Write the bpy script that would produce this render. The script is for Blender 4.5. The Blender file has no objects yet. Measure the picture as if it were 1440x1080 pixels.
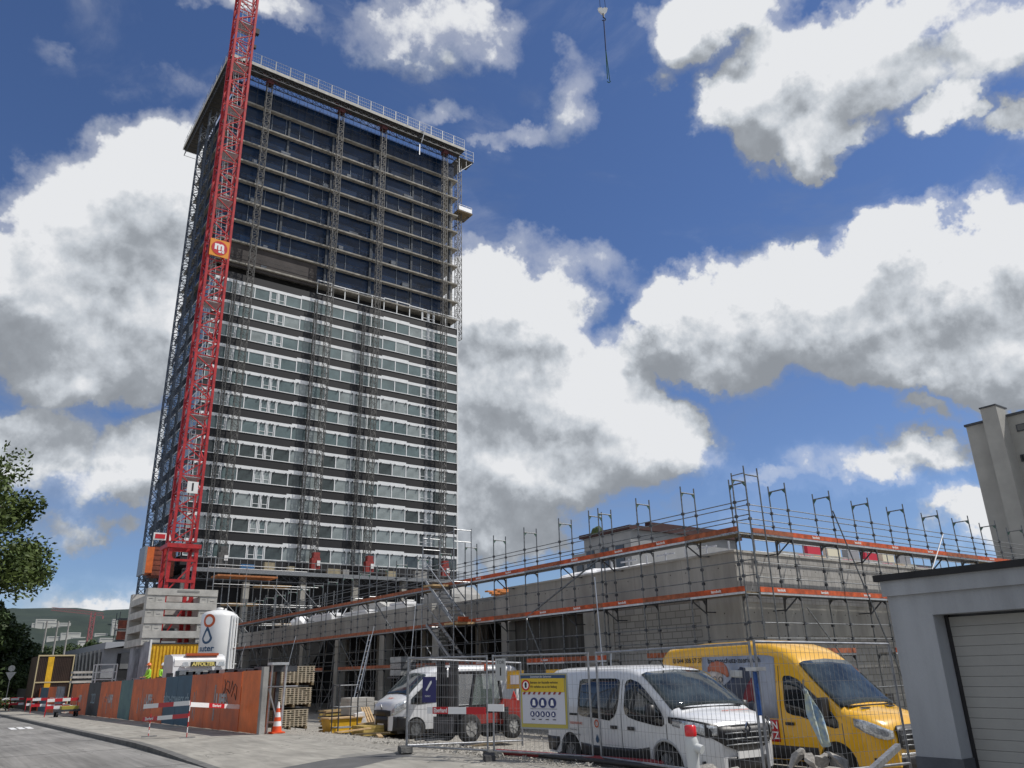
import bpy, bmesh, math, random
from mathutils import Vector, Matrix, noise
random.seed(7)
R=math.radians; PI=math.pi
sc=bpy.context.scene; COL=sc.collection
# ---------------------------------------------------------------- camera / frame
F=1095.;TH=R(20.2);ROLL=R(1.47);H=1.65;S54,C54=math.sin(R(54.1)),math.cos(R(54.1))
def ray(px,py):
    a=(px-720)/F; b=(540-py)/F; c,s=math.cos(ROLL),math.sin(ROLL)
    r=a*c+b*s; u=-a*s+b*c
    f=math.cos(TH)-u*math.sin(TH); z=math.sin(TH)+u*math.cos(TH)
    return Vector((r*S54+f*C54, -r*C54+f*S54, z))
fw=ray(720,540).normalized(); rt=(ray(820,540)-ray(720,540)).normalized(); up=rt.cross(fw)
cam=bpy.data.cameras.new('camera'); co=bpy.data.objects.new('camera',cam); COL.objects.link(co)
cam.sensor_width=36; cam.lens=F/1440*36; cam.clip_end=9000; cam.clip_start=.1
M=Matrix((( rt.x,up.x,-fw.x,0),(rt.y,up.y,-fw.y,0),(rt.z,up.z,-fw.z,H),(0,0,0,1)))
co.matrix_world=M; sc.camera=co
# ---------------------------------------------------------------- materials
MATS={}
def mat(name,col,rough=.7,metal=0,nz=0,scale=3,bump=0,bscale=None,col2=None,alpha=1,trans=0,emit=0,spec=.5,coat=0,coords='Object',stretch=None):
    if name in MATS: return MATS[name]
    m=bpy.data.materials.new(name); m.use_nodes=True; nt=m.node_tree; N=nt.nodes; L=nt.links; b=N['Principled BSDF']
    b.inputs['Base Color'].default_value=(*col,1); b.inputs['Roughness'].default_value=rough; b.inputs['Metallic'].default_value=metal
    b.inputs['Specular IOR Level'].default_value=spec; b.inputs['Coat Weight'].default_value=coat
    if trans: b.inputs['Transmission Weight'].default_value=trans
    if alpha<1: b.inputs['Alpha'].default_value=alpha
    if emit: b.inputs['Emission Color'].default_value=(*col,1); b.inputs['Emission Strength'].default_value=emit
    if nz or bump or col2:
        tc=N.new('ShaderNodeTexCoord'); mp=N.new('ShaderNodeMapping'); L.new(tc.outputs[coords],mp.inputs[0])
        if stretch: mp.inputs['Scale'].default_value=stretch
        n=N.new('ShaderNodeTexNoise'); n.inputs['Scale'].default_value=scale; n.inputs['Detail'].default_value=8; n.inputs['Roughness'].default_value=.62
        L.new(mp.outputs[0],n.inputs['Vector'])
        cr=N.new('ShaderNodeValToRGB'); e=cr.color_ramp.elements
        c2=col2 if col2 else tuple(c*(1-nz) for c in col); c1=col if col2 else tuple(min(1,c*(1+nz*.6)) for c in col)
        e[0].position=.34; e[0].color=(*c2,1); e[1].position=.66; e[1].color=(*c1,1)
        L.new(n.outputs['Fac'],cr.inputs[0]); L.new(cr.outputs[0],b.inputs['Base Color'])
        if bump:
            n2=N.new('ShaderNodeTexNoise'); n2.inputs['Scale'].default_value=bscale or scale*6; n2.inputs['Detail'].default_value=6
            L.new(mp.outputs[0],n2.inputs['Vector'])
            bp=N.new('ShaderNodeBump'); bp.inputs['Strength'].default_value=bump; bp.inputs['Distance'].default_value=.05
            L.new(n2.outputs['Fac'],bp.inputs['Height']); L.new(bp.outputs[0],b.inputs['Normal'])
    MATS[name]=m; return m
def wave_bump(m,axis,scale,dist,dark=0):
    nt=m.node_tree;N=nt.nodes;L=nt.links;b=N['Principled BSDF']
    tc=N.new('ShaderNodeTexCoord'); w=N.new('ShaderNodeTexWave'); w.bands_direction=axis; w.inputs['Scale'].default_value=scale
    L.new(tc.outputs['Object'],w.inputs[0]); bp=N.new('ShaderNodeBump'); bp.inputs['Distance'].default_value=dist; bp.inputs['Strength'].default_value=1
    L.new(w.outputs['Fac'],bp.inputs['Height']); L.new(bp.outputs[0],b.inputs['Normal'])
steel=mat('galvanised_steel',(.30,.31,.32),.45,.75,.45,14)
steel_l=mat('bright_steel',(.55,.56,.57),.4,.7,.2,6)
steel_d=mat('dark_steel',(.07,.075,.085),.5,.4,.4,5)
alu=mat('aluminium',(.62,.63,.64),.35,.8,.15,3)
red=mat('crane_red',(.42,.018,.022),.5,0,.35,2.5)
white=mat('white_paint',(.78,.78,.77),.4,0,.08,2)
whitef=mat('white_frame',(.75,.77,.78),.45,0,.1,1)
blk=mat('black_plastic',(.018,.018,.02),.45,0,.3,5)
blkr=mat('black_rubber',(.02,.02,.02),.8,0,.4,8)
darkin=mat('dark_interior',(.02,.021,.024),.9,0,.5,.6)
conc=mat('concrete',(.33,.325,.31),.9,0,.3,1.2,.25,30)
conc_l=mat('pale_concrete',(.47,.46,.43),.85,0,.22,1.6,.2,25)


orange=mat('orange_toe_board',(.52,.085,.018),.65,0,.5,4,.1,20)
orange_dull=mat('dull_orange_board',(.33,.10,.045),.8,0,.5,4,.1,20)  # duller, browner orange, used in more bays of the left facade
wood=mat('pine_wood',(.48,.33,.17),.75,0,.35,3,stretch=(1,1,6))
wood_y=mat('yellow_formwork',(.42,.30,.08),.7,0,.35,4)
wood_d=mat('weathered_board',(.17,.13,.075),.85,0,.35,5,.2,30)
glass_t=mat('facade_glass',(.045,.06,.062),.06,0,.35,.22,spec=.9,coat=.3)
glass_d=mat('dark_glass',(.012,.015,.018),.05,0,spec=.8)
glass_o=mat('windscreen_glass',(.05,.065,.07),.03,0,.7,2.2,col2=(.012,.016,.018),spec=.45)
blackpan=mat('black_cladding',(.008,.008,.010),.6,0,.3,.8)
netblue=mat('blue_netting',(.003,.017,.050),.25,0,.6,.35,stretch=(1,1,2.5),spec=.35)
slabm=mat('slab_edge',(.31,.295,.26),.85,0,.35,1.2)
brownp=mat('brown_panel',(.055,.047,.045),.8,0,.3,.5)
vanwhite=mat('van_white',(.66,.67,.685),.28,0,.06,1.5,coat=.5)
vanyel=mat('van_yellow',(.78,.42,.012),.28,0,.08,1.2,coat=.6)
redtxt=mat('red_print',(.5,.012,.02),.5)
navy=mat('navy_print',(.02,.035,.14),.5)
whitep=mat('white_print',(.8,.8,.8),.5)
blackp=mat('black_print',(.02,.02,.022),.5)
chrome=mat('chrome',(.7,.7,.72),.12,1)
lampg=mat('lamp_glass',(.6,.63,.66),.12,.5,.5,25)
yell=mat('yellow_paint',(.72,.42,.02),.5,0,.25,2)
gravelm=mat('gravel',(.36,.34,.30),.95,0,.45,9,.9,40)
def joints(name,base,w,h,mort,c2=None,drip=.35):
    m=mat(name,base,.9,0,drip,.8,.25,18,stretch=(1.6,1.6,.35)); nt=m.node_tree;N=nt.nodes;L=nt.links;b=N['Principled BSDF']
    src=b.inputs['Base Color'].links[0].from_socket
    tc=N.new('ShaderNodeTexCoord');sx=N.new('ShaderNodeSeparateXYZ');cb=N.new('ShaderNodeCombineXYZ');ad=N.new('ShaderNodeMath')
    L.new(tc.outputs['Object'],sx.inputs[0]);L.new(sx.outputs[0],ad.inputs[0]);L.new(sx.outputs[1],ad.inputs[1]);L.new(ad.outputs[0],cb.inputs[0]);L.new(sx.outputs[2],cb.inputs[1])
    br=N.new('ShaderNodeTexBrick');br.offset=0;br.inputs['Scale'].default_value=1;br.inputs['Brick Width'].default_value=w;br.inputs['Row Height'].default_value=h;br.inputs['Mortar Size'].default_value=mort
    br.inputs['Color1'].default_value=(1,1,1,1);br.inputs['Color2'].default_value=(.80,.80,.79,1);br.inputs['Mortar'].default_value=(.58,.57,.56,1);L.new(cb.outputs[0],br.inputs[0])
    mx=N.new('ShaderNodeMix');mx.data_type='RGBA';mx.blend_type='MULTIPLY';mx.inputs[0].default_value=1;L.new(src,mx.inputs[6]);L.new(br.outputs[0],mx.inputs[7])
    # tie holes
    vo=N.new('ShaderNodeTexVoronoi');vo.inputs['Randomness'].default_value=0;vo.inputs['Scale'].default_value=1/.8;L.new(cb.outputs[0],vo.inputs['Vector'])
    gt=N.new('ShaderNodeMath');gt.operation='GREATER_THAN';gt.inputs[1].default_value=.035;L.new(vo.outputs['Distance'],gt.inputs[0])
    mr=N.new('ShaderNodeMapRange');L.new(gt.outputs[0],mr.inputs[0]);mr.inputs[3].default_value=.3
    m2=N.new('ShaderNodeMix');m2.data_type='RGBA';m2.blend_type='MULTIPLY';m2.inputs[0].default_value=1;L.new(mx.outputs[2],m2.inputs[6]);L.new(mr.outputs[0],m2.inputs[7])
    L.new(m2.outputs[2],b.inputs['Base Color']);return m
def weather(m,crack=.35,streak=(5,.18,1)):
    nt=m.node_tree;N=nt.nodes;L=nt.links;b=N['Principled BSDF'];src=b.inputs['Base Color'].links[0].from_socket
    tc=N.new('ShaderNodeTexCoord');mp=N.new('ShaderNodeMapping');mp.inputs['Scale'].default_value=streak;mp.inputs['Rotation'].default_value=(0,0,.12);L.new(tc.outputs['Object'],mp.inputs[0])
    n=N.new('ShaderNodeTexNoise');n.inputs['Scale'].default_value=1.1;n.inputs['Detail'].default_value=6;n.inputs['Distortion'].default_value=1.2;L.new(mp.outputs[0],n.inputs['Vector'])
    mr=N.new('ShaderNodeMapRange');L.new(n.outputs['Fac'],mr.inputs[0]);mr.inputs[1].default_value=.3;mr.inputs[2].default_value=.7;mr.inputs[3].default_value=.74;mr.inputs[4].default_value=1.12
    mx=N.new('ShaderNodeMix');mx.data_type='RGBA';mx.blend_type='MULTIPLY';mx.inputs[0].default_value=1;L.new(src,mx.inputs[6]);L.new(mr.outputs[0],mx.inputs[7])
    wn_=N.new('ShaderNodeTexNoise');wn_.inputs['Scale'].default_value=1.5;L.new(tc.outputs['Object'],wn_.inputs['Vector'])
    va=N.new('ShaderNodeVectorMath');va.operation='ADD';L.new(tc.outputs['Object'],va.inputs[0]);L.new(wn_.outputs['Color'],va.inputs[1])
    vo=N.new('ShaderNodeTexVoronoi');vo.feature='DISTANCE_TO_EDGE';vo.inputs['Scale'].default_value=crack;L.new(va.outputs[0],vo.inputs['Vector'])
    cr=N.new('ShaderNodeMapRange');L.new(vo.outputs['Distance'],cr.inputs[0]);cr.inputs[2].default_value=.006;cr.inputs[3].default_value=.45
    m2=N.new('ShaderNodeMix');m2.data_type='RGBA';m2.blend_type='MULTIPLY';m2.inputs[0].default_value=1;L.new(mx.outputs[2],m2.inputs[6]);L.new(cr.outputs[0],m2.inputs[7]);L.new(m2.outputs[2],b.inputs['Base Color'])
conc_d=joints('grey_concrete_panel',(.43,.42,.39),2.6,1.55,.008,drip=.25)
conc_rib=joints('ribbed_concrete',(.45,.44,.42),.25,.45,.012,drip=.2)
BASE={}
# ---------------------------------------------------------------- mesh builder
class MB:
    def __init__(s): s.v=[];s.f=[];s.m=[];s.sm=[]
    def add(s,vs,fs,m=0,smooth=False):
        o=len(s.v); s.v+=[tuple(p) for p in vs]
        for f in fs: s.f.append([i+o for i in f]); s.m.append(m); s.sm.append(smooth)
    def box(s,x0,x1,y0,y1,z0,z1,m=0):
        x0,x1=min(x0,x1),max(x0,x1);y0,y1=min(y0,y1),max(y0,y1);z0,z1=min(z0,z1),max(z0,z1)
        s.add([(x0,y0,z0),(x1,y0,z0),(x1,y1,z0),(x0,y1,z0),(x0,y0,z1),(x1,y0,z1),(x1,y1,z1),(x0,y1,z1)],
              [(0,3,2,1),(4,5,6,7),(0,1,5,4),(1,2,6,5),(2,3,7,6),(3,0,4,7)],m); return s
    def bar(s,p,q,w,h=None,m=0,upv=(0,0,1)):
        p,q=Vector(p),Vector(q);d=(q-p)
        if d.length<1e-6: return s
        d.normalize();u=Vector(upv)
        if abs(d.dot(u))>.99:u=Vector((1,0,0))
        a=d.cross(u).normalized();b=a.cross(d);h=h or w;a=a*w/2;b=b*h/2
        s.add([p-a-b,p+a-b,p+a+b,p-a+b,q-a-b,q+a-b,q+a+b,q-a+b],[(0,3,2,1),(4,5,6,7),(0,1,5,4),(1,2,6,5),(2,3,7,6),(3,0,4,7)],m); return s
    def tube(s,p,q,r,n=6,m=0,r2=None,cap=True):
        p,q=Vector(p),Vector(q);d=(q-p)
        if d.length<1e-6:return s
        d.normalize();u=Vector((0,0,1)) if abs(d.z)<.95 else Vector((1,0,0))
        a=d.cross(u).normalized();b=a.cross(d);r2=r if r2 is None else r2
        vs=[p+(a*math.cos(2*PI*i/n)+b*math.sin(2*PI*i/n))*r for i in range(n)]+[q+(a*math.cos(2*PI*i/n)+b*math.sin(2*PI*i/n))*r2 for i in range(n)]
        s.add(vs,[(i,(i+1)%n,n+(i+1)%n,n+i) for i in range(n)],m,n>5)
        if cap: s.add(vs,[tuple(range(n))[::-1],tuple(range(n,2*n))],m)
        return s
    def lathe(s,prof,c=(0,0,0),n=20,m=0,smooth=True):
        vs=[]
        for r,z in prof:
            for i in range(n): vs.append((c[0]+r*math.cos(2*PI*i/n),c[1]+r*math.sin(2*PI*i/n),c[2]+z))
        fs=[(j*n+i,j*n+(i+1)%n,(j+1)*n+(i+1)%n,(j+1)*n+i) for j in range(len(prof)-1) for i in range(n)]
        s.add(vs,fs,m,smooth); s.add(vs,[tuple(range(n))[::-1],tuple(range((len(prof)-1)*n,len(prof)*n))],m); return s
    def prism(s,pts,O,U,V,W,m=0):     # polygon (u,v) in frame O,U,V extruded by vector W
        O,U,V,W=map(Vector,(O,U,V,W));n=len(pts)
        a=[O+U*x+V*y for x,y in pts];b=[p+W for p in a]
        s.add(a+b,[tuple(range(n)),tuple(range(n,2*n))[::-1]]+[(i,n+i,n+(i+1)%n,(i+1)%n) for i in range(n)],m); return s
    def quad(s,a,b,c,d,m=0): s.add([a,b,c,d],[(0,1,2,3)],m); return s
    def build(s,name,mats,parent=None,kind=None,fix=True):
        me=bpy.data.meshes.new(name); off=BASE.get(parent.name,Vector((0,0,0))) if parent else Vector((0,0,0))
        me.from_pydata([tuple(Vector(p)-off) for p in s.v],[],s.f)
        if not isinstance(mats,(list,tuple)): mats=[mats]
        for q in mats: me.materials.append(q)
        me.polygons.foreach_set('material_index',s.m); me.polygons.foreach_set('use_smooth',s.sm)
        if fix:
            bm=bmesh.new();bm.from_mesh(me);bmesh.ops.recalc_face_normals(bm,faces=bm.faces);bm.to_mesh(me);bm.free()
        me.update(); o=bpy.data.objects.new(name,me); COL.objects.link(o)
        if parent: o.parent=parent; BASE[o.name]=off
        if kind: o['kind']=kind
        return o
def thing(name,label,cat,loc=(0,0,0),group=None,rot=0,world=True):
    o=bpy.data.objects.new(name,None); COL.objects.link(o); o.location=loc; o.rotation_euler=(0,0,rot); o.empty_display_size=.3
    o['label']=label;o['category']=cat
    if group:o['group']=group
    BASE[o.name]=Vector(loc) if world else Vector((0,0,0))
    return o
def tag(o,label,cat,group=None):
    o['label']=label;o['category']=cat
    if group:o['group']=group
    return o
def copytree(o,parent=None,loc=None,rot=None,label=None):
    kids=list(o.children); c=o.copy(); COL.objects.link(c); c.parent=parent
    if loc is not None:c.location=loc
    if rot is not None:c.rotation_euler=(0,0,rot)
    if label:c['label']=label
    for k in kids: copytree(k,c)
    return c
def dupe(o,loc,parent):   # copy of a part (and its sub-parts) shifted to loc under parent
    return copytree(o,parent,loc)
def text(s,size,O,U,V,m,parent=None,name='lettering',align='CENTER',ext=.002,bold=0,sx=1,rel=True):
    cu=bpy.data.curves.new('t','FONT');cu.body=s;cu.size=size;cu.align_x=align;cu.align_y='CENTER';cu.extrude=ext;cu.offset=bold
    cu.resolution_u=3
    ob=bpy.data.objects.new('t',cu);COL.objects.link(ob);dg=bpy.context.evaluated_depsgraph_get()
    me=bpy.data.meshes.new_from_object(ob.evaluated_get(dg));bpy.data.objects.remove(ob);bpy.data.curves.remove(cu)
    U,V=Vector(U).normalized(),Vector(V).normalized();W=U.cross(V);O=Vector(O)
    off=BASE.get(parent.name,Vector((0,0,0))) if parent else Vector((0,0,0))
    for v in me.vertices: v.co=O+U*v.co.x*sx+V*v.co.y+W*v.co.z-off
    me.materials.clear();me.materials.append(m);me.name=name
    o=bpy.data.objects.new(name,me);COL.objects.link(o)
    if parent:o.parent=parent
    return o
def smooth(t): t=max(0,min(1,t)); return t*t*(3-2*t)
def street(y): return -.01*max(0,min(y,125)-26)
def gz(x,y):
    a=street(y)
    if x<9.2: return a
    return a+( -.6-.3*a-a*0-0)*smooth((x-9.4)/6.0)*(1 if y>6.2 else smooth((y-2)/4.2))
def ell(cx,cy,rx,ry,n=20,a0=0,a1=2*PI): return [(cx+rx*math.cos(a0+(a1-a0)*i/n),cy+ry*math.sin(a0+(a1-a0)*i/n)) for i in range(n)]
def ring(cx,cy,r0,r1,O,U,V,W,mb,m=0,n=24,squash=1,a0=0,a1=2*PI):
    for i in range(n):
        t0=a0+(a1-a0)*i/n;t1=a0+(a1-a0)*(i+1)/n
        P=[(cx+r*math.cos(t)*squash,cy+r*math.sin(t)) for r,t in ((r0,t0),(r1,t0),(r1,t1),(r0,t1))]
        mb.prism(P,O,U,V,W,m)
# ---------------------------------------------------------------- world: Nishita sky + clouds far away
SUN_EL=R(54); sx_,sy_=math.cos(R(32)),-math.sin(R(32))
w=bpy.data.worlds.new('World'); sc.world=w; w.use_nodes=True; nt=w.node_tree; N=nt.nodes; L=nt.links; N.clear()
out=N.new('ShaderNodeOutputWorld'); bg=N.new('ShaderNodeBackground'); L.new(bg.outputs[0],out.inputs[0]); bg.inputs[1].default_value=.1
sky=N.new('ShaderNodeTexSky'); sky.sky_type='NISHITA'; sky.sun_disc=False; sky.sun_elevation=SUN_EL; sky.sun_rotation=math.atan2(sx_,sy_)
sky.air_density=1.0; sky.dust_density=.3; sky.ozone_density=2.2; sky.altitude=400
tc=N.new('ShaderNodeTexCoord')
def nod(t,**k):
    n=G_.new(t)
    for a,b in k.items(): setattr(n,a,b)
    return n
# blobs: px centre, radii px, weight
BL=[(225,285,120,100,1),(120,330,90,90,.9),(60,420,130,90,1),(220,420,110,120,1),(120,500,120,60,.9),(250,520,60,60,.8),(330,300,90,120,.8),
(60,640,110,75,.74),(30,590,70,50,.75),(215,650,80,55,.85),(180,690,110,35,.6),(110,750,120,20,.45),(140,840,120,24,.5),(60,840,90,30,.35),(330,620,70,80,.8),
(700,430,100,70,1),(690,520,120,90,1),(800,560,120,70,1),(880,620,110,70,1),(760,660,170,70,1),(690,740,110,50,.8),(940,600,55,55,.9),(860,500,60,40,.55),(640,600,80,200,1),
(800,370,90,28,.40),(760,350,40,24,.3),(870,395,40,16,.3),
(965,430,80,65,1),(1070,440,110,85,1),(1110,380,55,45,.9),(1200,430,150,80,1),(1250,360,80,45,.9),(1330,380,110,75,1),(1410,350,80,75,1),(1400,460,120,80,1),(1300,490,140,55,.9),(1440,520,90,60,1),
(990,500,90,30,.7),(1100,510,60,22,.5),(900,480,80,40,.6),
(960,60,55,55,.72),(1010,20,90,45,.8),(1080,60,70,40,.6),(1060,150,75,60,.95),(1110,90,90,60,.85),(1160,180,90,50,.9),(1060,220,40,38,.7),(1200,100,120,70,.8),(1150,225,50,25,.7),(1345,145,55,42,.9),(1300,80,90,50,.55),(1400,60,80,60,.6),(1430,170,40,25,.5),(1280,20,120,40,.6),
(1230,650,90,28,.55),(1310,630,80,28,.6),(1200,630,60,20,.35),(1370,730,70,45,.85),(1310,570,40,18,.5),(1090,665,50,10,.3),(960,720,40,20,.4),
(590,45,110,50,.55),(660,30,60,35,.5),(540,20,80,30,.45),(370,15,80,30,.45),(745,190,50,18,.42),(800,140,35,55,.42),(780,90,25,25,.33),(925,130,25,14,.4),(690,200,25,10,.35),(620,160,60,18,.35),(200,120,120,18,.16),(660,345,40,12,.3)]
g=bpy.data.node_groups.new('cloud_cover','ShaderNodeTree'); G_=g.nodes; GL=g.links
g.interface.new_socket('dir',in_out='INPUT',socket_type='NodeSocketVector'); g.interface.new_socket('cover',in_out='OUTPUT',socket_type='NodeSocketFloat'); g.interface.new_socket('smooth',in_out='OUTPUT',socket_type='NodeSocketFloat')
gi=G_.new('NodeGroupInput'); go=G_.new('NodeGroupOutput')
# warp direction
n1=nod('ShaderNodeTexNoise'); n1.inputs['Scale'].default_value=7; n1.inputs['Detail'].default_value=6; n1.inputs['Roughness'].default_value=.62
GL.new(gi.outputs[0],n1.inputs['Vector'])
vs_=nod('ShaderNodeVectorMath',operation='SUBTRACT'); GL.new(n1.outputs['Color'],vs_.inputs[0]); vs_.inputs[1].default_value=(.5,.5,.5)
vm=nod('ShaderNodeVectorMath',operation='SCALE'); GL.new(vs_.outputs[0],vm.inputs[0]); vm.inputs['Scale'].default_value=.17
va=nod('ShaderNodeVectorMath',operation='ADD'); GL.new(vm.outputs[0],va.inputs[0]); GL.new(gi.outputs[0],va.inputs[1])
acc=None
for (px,py,rx,ry,wt) in BL:
    c=ray(px,py); c.normalize(); ex=ray(px+rx,py).normalized()-c; ey=ray(px,py-ry).normalized()-c
    ex-=c*ex.dot(c); ey-=c*ey.dot(c); U=ex/ex.length_squared; V=ey/ey.length_squared
    d1=nod('ShaderNodeVectorMath',operation='DOT_PRODUCT'); GL.new(va.outputs[0],d1.inputs[0]); d1.inputs[1].default_value=U
    d2=nod('ShaderNodeVectorMath',operation='DOT_PRODUCT'); GL.new(va.outputs[0],d2.inputs[0]); d2.inputs[1].default_value=V
    m1=nod('ShaderNodeMath',operation='MULTIPLY'); GL.new(d1.outputs['Value'],m1.inputs[0]); GL.new(d1.outputs['Value'],m1.inputs[1])
    m2=nod('ShaderNodeMath',operation='MULTIPLY_ADD'); GL.new(d2.outputs['Value'],m2.inputs[0]); GL.new(d2.outputs['Value'],m2.inputs[1]); GL.new(m1.outputs[0],m2.inputs[2])
    m3=nod('ShaderNodeMath',operation='MULTIPLY_ADD'); GL.new(m2.outputs[0],m3.inputs[0]); m3.inputs[1].default_value=-.5*wt; m3.inputs[2].default_value=wt
    if acc is None: acc=m3
    else:
        mm=nod('ShaderNodeMath',operation='SMOOTH_MAX'); GL.new(acc.outputs[0],mm.inputs[0]); GL.new(m3.outputs[0],mm.inputs[1]); mm.inputs[2].default_value=.18; acc=mm
# front-half guard: behind the viewer a broken cloud field
dn=nod('ShaderNodeVectorMath',operation='DOT_PRODUCT'); GL.new(gi.outputs[0],dn.inputs[0]); dn.inputs[1].default_value=fw
bk=nod('ShaderNodeMapRange'); GL.new(dn.outputs['Value'],bk.inputs[0]); bk.inputs[1].default_value=.45; bk.inputs[2].default_value=.62
n3=nod('ShaderNodeTexNoise'); n3.inputs['Scale'].default_value=2.2; n3.inputs['Detail'].default_value=3; GL.new(gi.outputs[0],n3.inputs['Vector'])
n3m=nod('ShaderNodeMath',operation='MULTIPLY_ADD'); GL.new(n3.outputs['Fac'],n3m.inputs[0]); n3m.inputs[1].default_value=3.2; n3m.inputs[2].default_value=-1.15
mx=nod('ShaderNodeMix'); mx.data_type='FLOAT'; GL.new(bk.outputs[0],mx.inputs[0]); GL.new(n3m.outputs[0],mx.inputs[2]); GL.new(acc.outputs[0],mx.inputs[3])
# fine billow noise
n2=nod('ShaderNodeTexNoise'); n2.inputs['Scale'].default_value=11; n2.inputs['Detail'].default_value=9; n2.inputs['Roughness'].default_value=.58; n2.inputs['Distortion'].default_value=.12
GL.new(gi.outputs[0],n2.inputs['Vector'])
ns=nod('ShaderNodeMath',operation='MULTIPLY_ADD'); GL.new(n2.outputs['Fac'],ns.inputs[0]); ns.inputs[1].default_value=.88; ns.inputs[2].default_value=-.44
sm=nod('ShaderNodeMath',operation='ADD'); GL.new(mx.outputs[0],sm.inputs[0]); GL.new(ns.outputs[0],sm.inputs[1]); GL.new(sm.outputs[0],go.inputs[0]); GL.new(mx.outputs[0],go.inputs[1])
def wn(t,**k):
    n=N.new(t)
    for a,b in k.items(): setattr(n,a,b)
    return n
g1=wn('ShaderNodeGroup'); g1.node_tree=g; L.new(tc.outputs['Generated'],g1.inputs[0])
ad=wn('ShaderNodeVectorMath',operation='ADD'); L.new(tc.outputs['Generated'],ad.inputs[0]); ad.inputs[1].default_value=(0.012,-.012,.075)
g2=wn('ShaderNodeGroup'); g2.node_tree=g; L.new(ad.outputs[0],g2.inputs[0])
al=wn('ShaderNodeMapRange',interpolation_type='SMOOTHSTEP'); L.new(g1.outputs[0],al.inputs[0]); al.inputs[1].default_value=.30; al.inputs[2].default_value=.52
al2=wn('ShaderNodeMapRange',interpolation_type='SMOOTHSTEP'); L.new(g1.outputs[0],al2.inputs[0]); al2.inputs[1].default_value=.06; al2.inputs[2].default_value=.46; al2.inputs[4].default_value=.42
df=wn('ShaderNodeMath',operation='SUBTRACT'); L.new(g1.outputs[1],df.inputs[0]); L.new(g2.outputs[1],df.inputs[1])
sh=wn('ShaderNodeMath',operation='MULTIPLY_ADD'); L.new(df.outputs[0],sh.inputs[0]); sh.inputs[1].default_value=1.15; sh.inputs[2].default_value=.74
th=wn('ShaderNodeMath',operation='MULTIPLY_ADD'); L.new(g2.outputs[1],th.inputs[0]); th.inputs[1].default_value=-.26; L.new(sh.outputs[0],th.inputs[2])
bn=[]
for dz in (0,.014):
    ax=wn('ShaderNodeVectorMath',operation='ADD'); L.new(tc.outputs['Generated'],ax.inputs[0]); ax.inputs[1].default_value=(dz*.35,-dz*.2,dz)
    nb_=wn('ShaderNodeTexNoise'); nb_.inputs['Scale'].default_value=16; nb_.inputs['Detail'].default_value=7; nb_.inputs['Roughness'].default_value=.55; nb_.inputs['Distortion'].default_value=.1; L.new(ax.outputs[0],nb_.inputs['Vector']); bn.append(nb_)
bd=wn('ShaderNodeMath',operation='SUBTRACT'); L.new(bn[0].outputs['Fac'],bd.inputs[0]); L.new(bn[1].outputs['Fac'],bd.inputs[1])
th2=wn('ShaderNodeMath',operation='MULTIPLY_ADD'); L.new(bd.outputs[0],th2.inputs[0]); th2.inputs[1].default_value=1.5; L.new(th.outputs[0],th2.inputs[2]); th=th2
cr=wn('ShaderNodeValToRGB'); e=cr.color_ramp.elements; e[0].position=.0; e[0].color=(.30,.325,.36,1); e[1].position=.9; e[1].color=(.86,.875,.90,1)
k=cr.color_ramp.elements.new(.28); k.color=(.36,.39,.43,1); k=cr.color_ramp.elements.new(.60); k.color=(.60,.64,.69,1)
L.new(th.outputs[0],cr.inputs[0])
sc10=wn('ShaderNodeVectorMath',operation='SCALE'); L.new(cr.outputs[0],sc10.inputs[0]); sc10.inputs['Scale'].default_value=9.2
tint=wn('ShaderNodeMix'); tint.data_type='RGBA'; tint.blend_type='MULTIPLY'; tint.inputs[0].default_value=1; L.new(sky.outputs[0],tint.inputs[6]); tint.inputs[7].default_value=(.66,.77,1.0,1)
vn=wn('ShaderNodeTexNoise'); vn.inputs['Scale'].default_value=3.1; vn.inputs['Detail'].default_value=7; vn.inputs['Roughness'].default_value=.6; vn.inputs['Distortion'].default_value=.8
vmp=wn('ShaderNodeMapping'); L.new(tc.outputs['Generated'],vmp.inputs[0]); vmp.inputs['Scale'].default_value=(1,1,2.4); L.new(vmp.outputs[0],vn.inputs['Vector'])
vr=wn('ShaderNodeMapRange',interpolation_type='SMOOTHSTEP'); L.new(vn.outputs['Fac'],vr.inputs[0]); vr.inputs[1].default_value=.44; vr.inputs[2].default_value=.80; vr.inputs[4].default_value=.32
sz=wn('ShaderNodeSeparateXYZ'); L.new(tc.outputs['Generated'],sz.inputs[0]); hz=wn('ShaderNodeMapRange'); L.new(sz.outputs[2],hz.inputs[0]); hz.inputs[1].default_value=.0; hz.inputs[2].default_value=.45; hz.inputs[3].default_value=.16; hz.inputs[4].default_value=.0
va1=wn('ShaderNodeMath',operation='ADD'); L.new(vr.outputs[0],va1.inputs[0]); L.new(hz.outputs[0],va1.inputs[1])
amx=wn('ShaderNodeMath',operation='MAXIMUM'); L.new(va1.outputs[0],amx.inputs[0]); am0=wn('ShaderNodeMath',operation='MAXIMUM'); L.new(al.outputs[0],am0.inputs[0]); L.new(al2.outputs[0],am0.inputs[1]); L.new(am0.outputs[0],amx.inputs[1])
mxc=wn('ShaderNodeMix'); mxc.data_type='RGBA'; L.new(amx.outputs[0],mxc.inputs[0]); L.new(tint.outputs[2],mxc.inputs[6]); L.new(sc10.outputs[0],mxc.inputs[7])
L.new(mxc.outputs[2],bg.inputs[0])
sl=bpy.data.lights.new('sun','SUN'); sl.energy=4.1; sl.angle=R(.5); sl.color=(1,.955,.89); so=bpy.data.objects.new('sun',sl); COL.objects.link(so)
sd=Vector((sx_*math.cos(SUN_EL),sy_*math.cos(SUN_EL),math.sin(SUN_EL))); so.rotation_euler=sd.to_track_quat('Z','Y').to_euler(); so.location=(30,-20,120)
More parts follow.
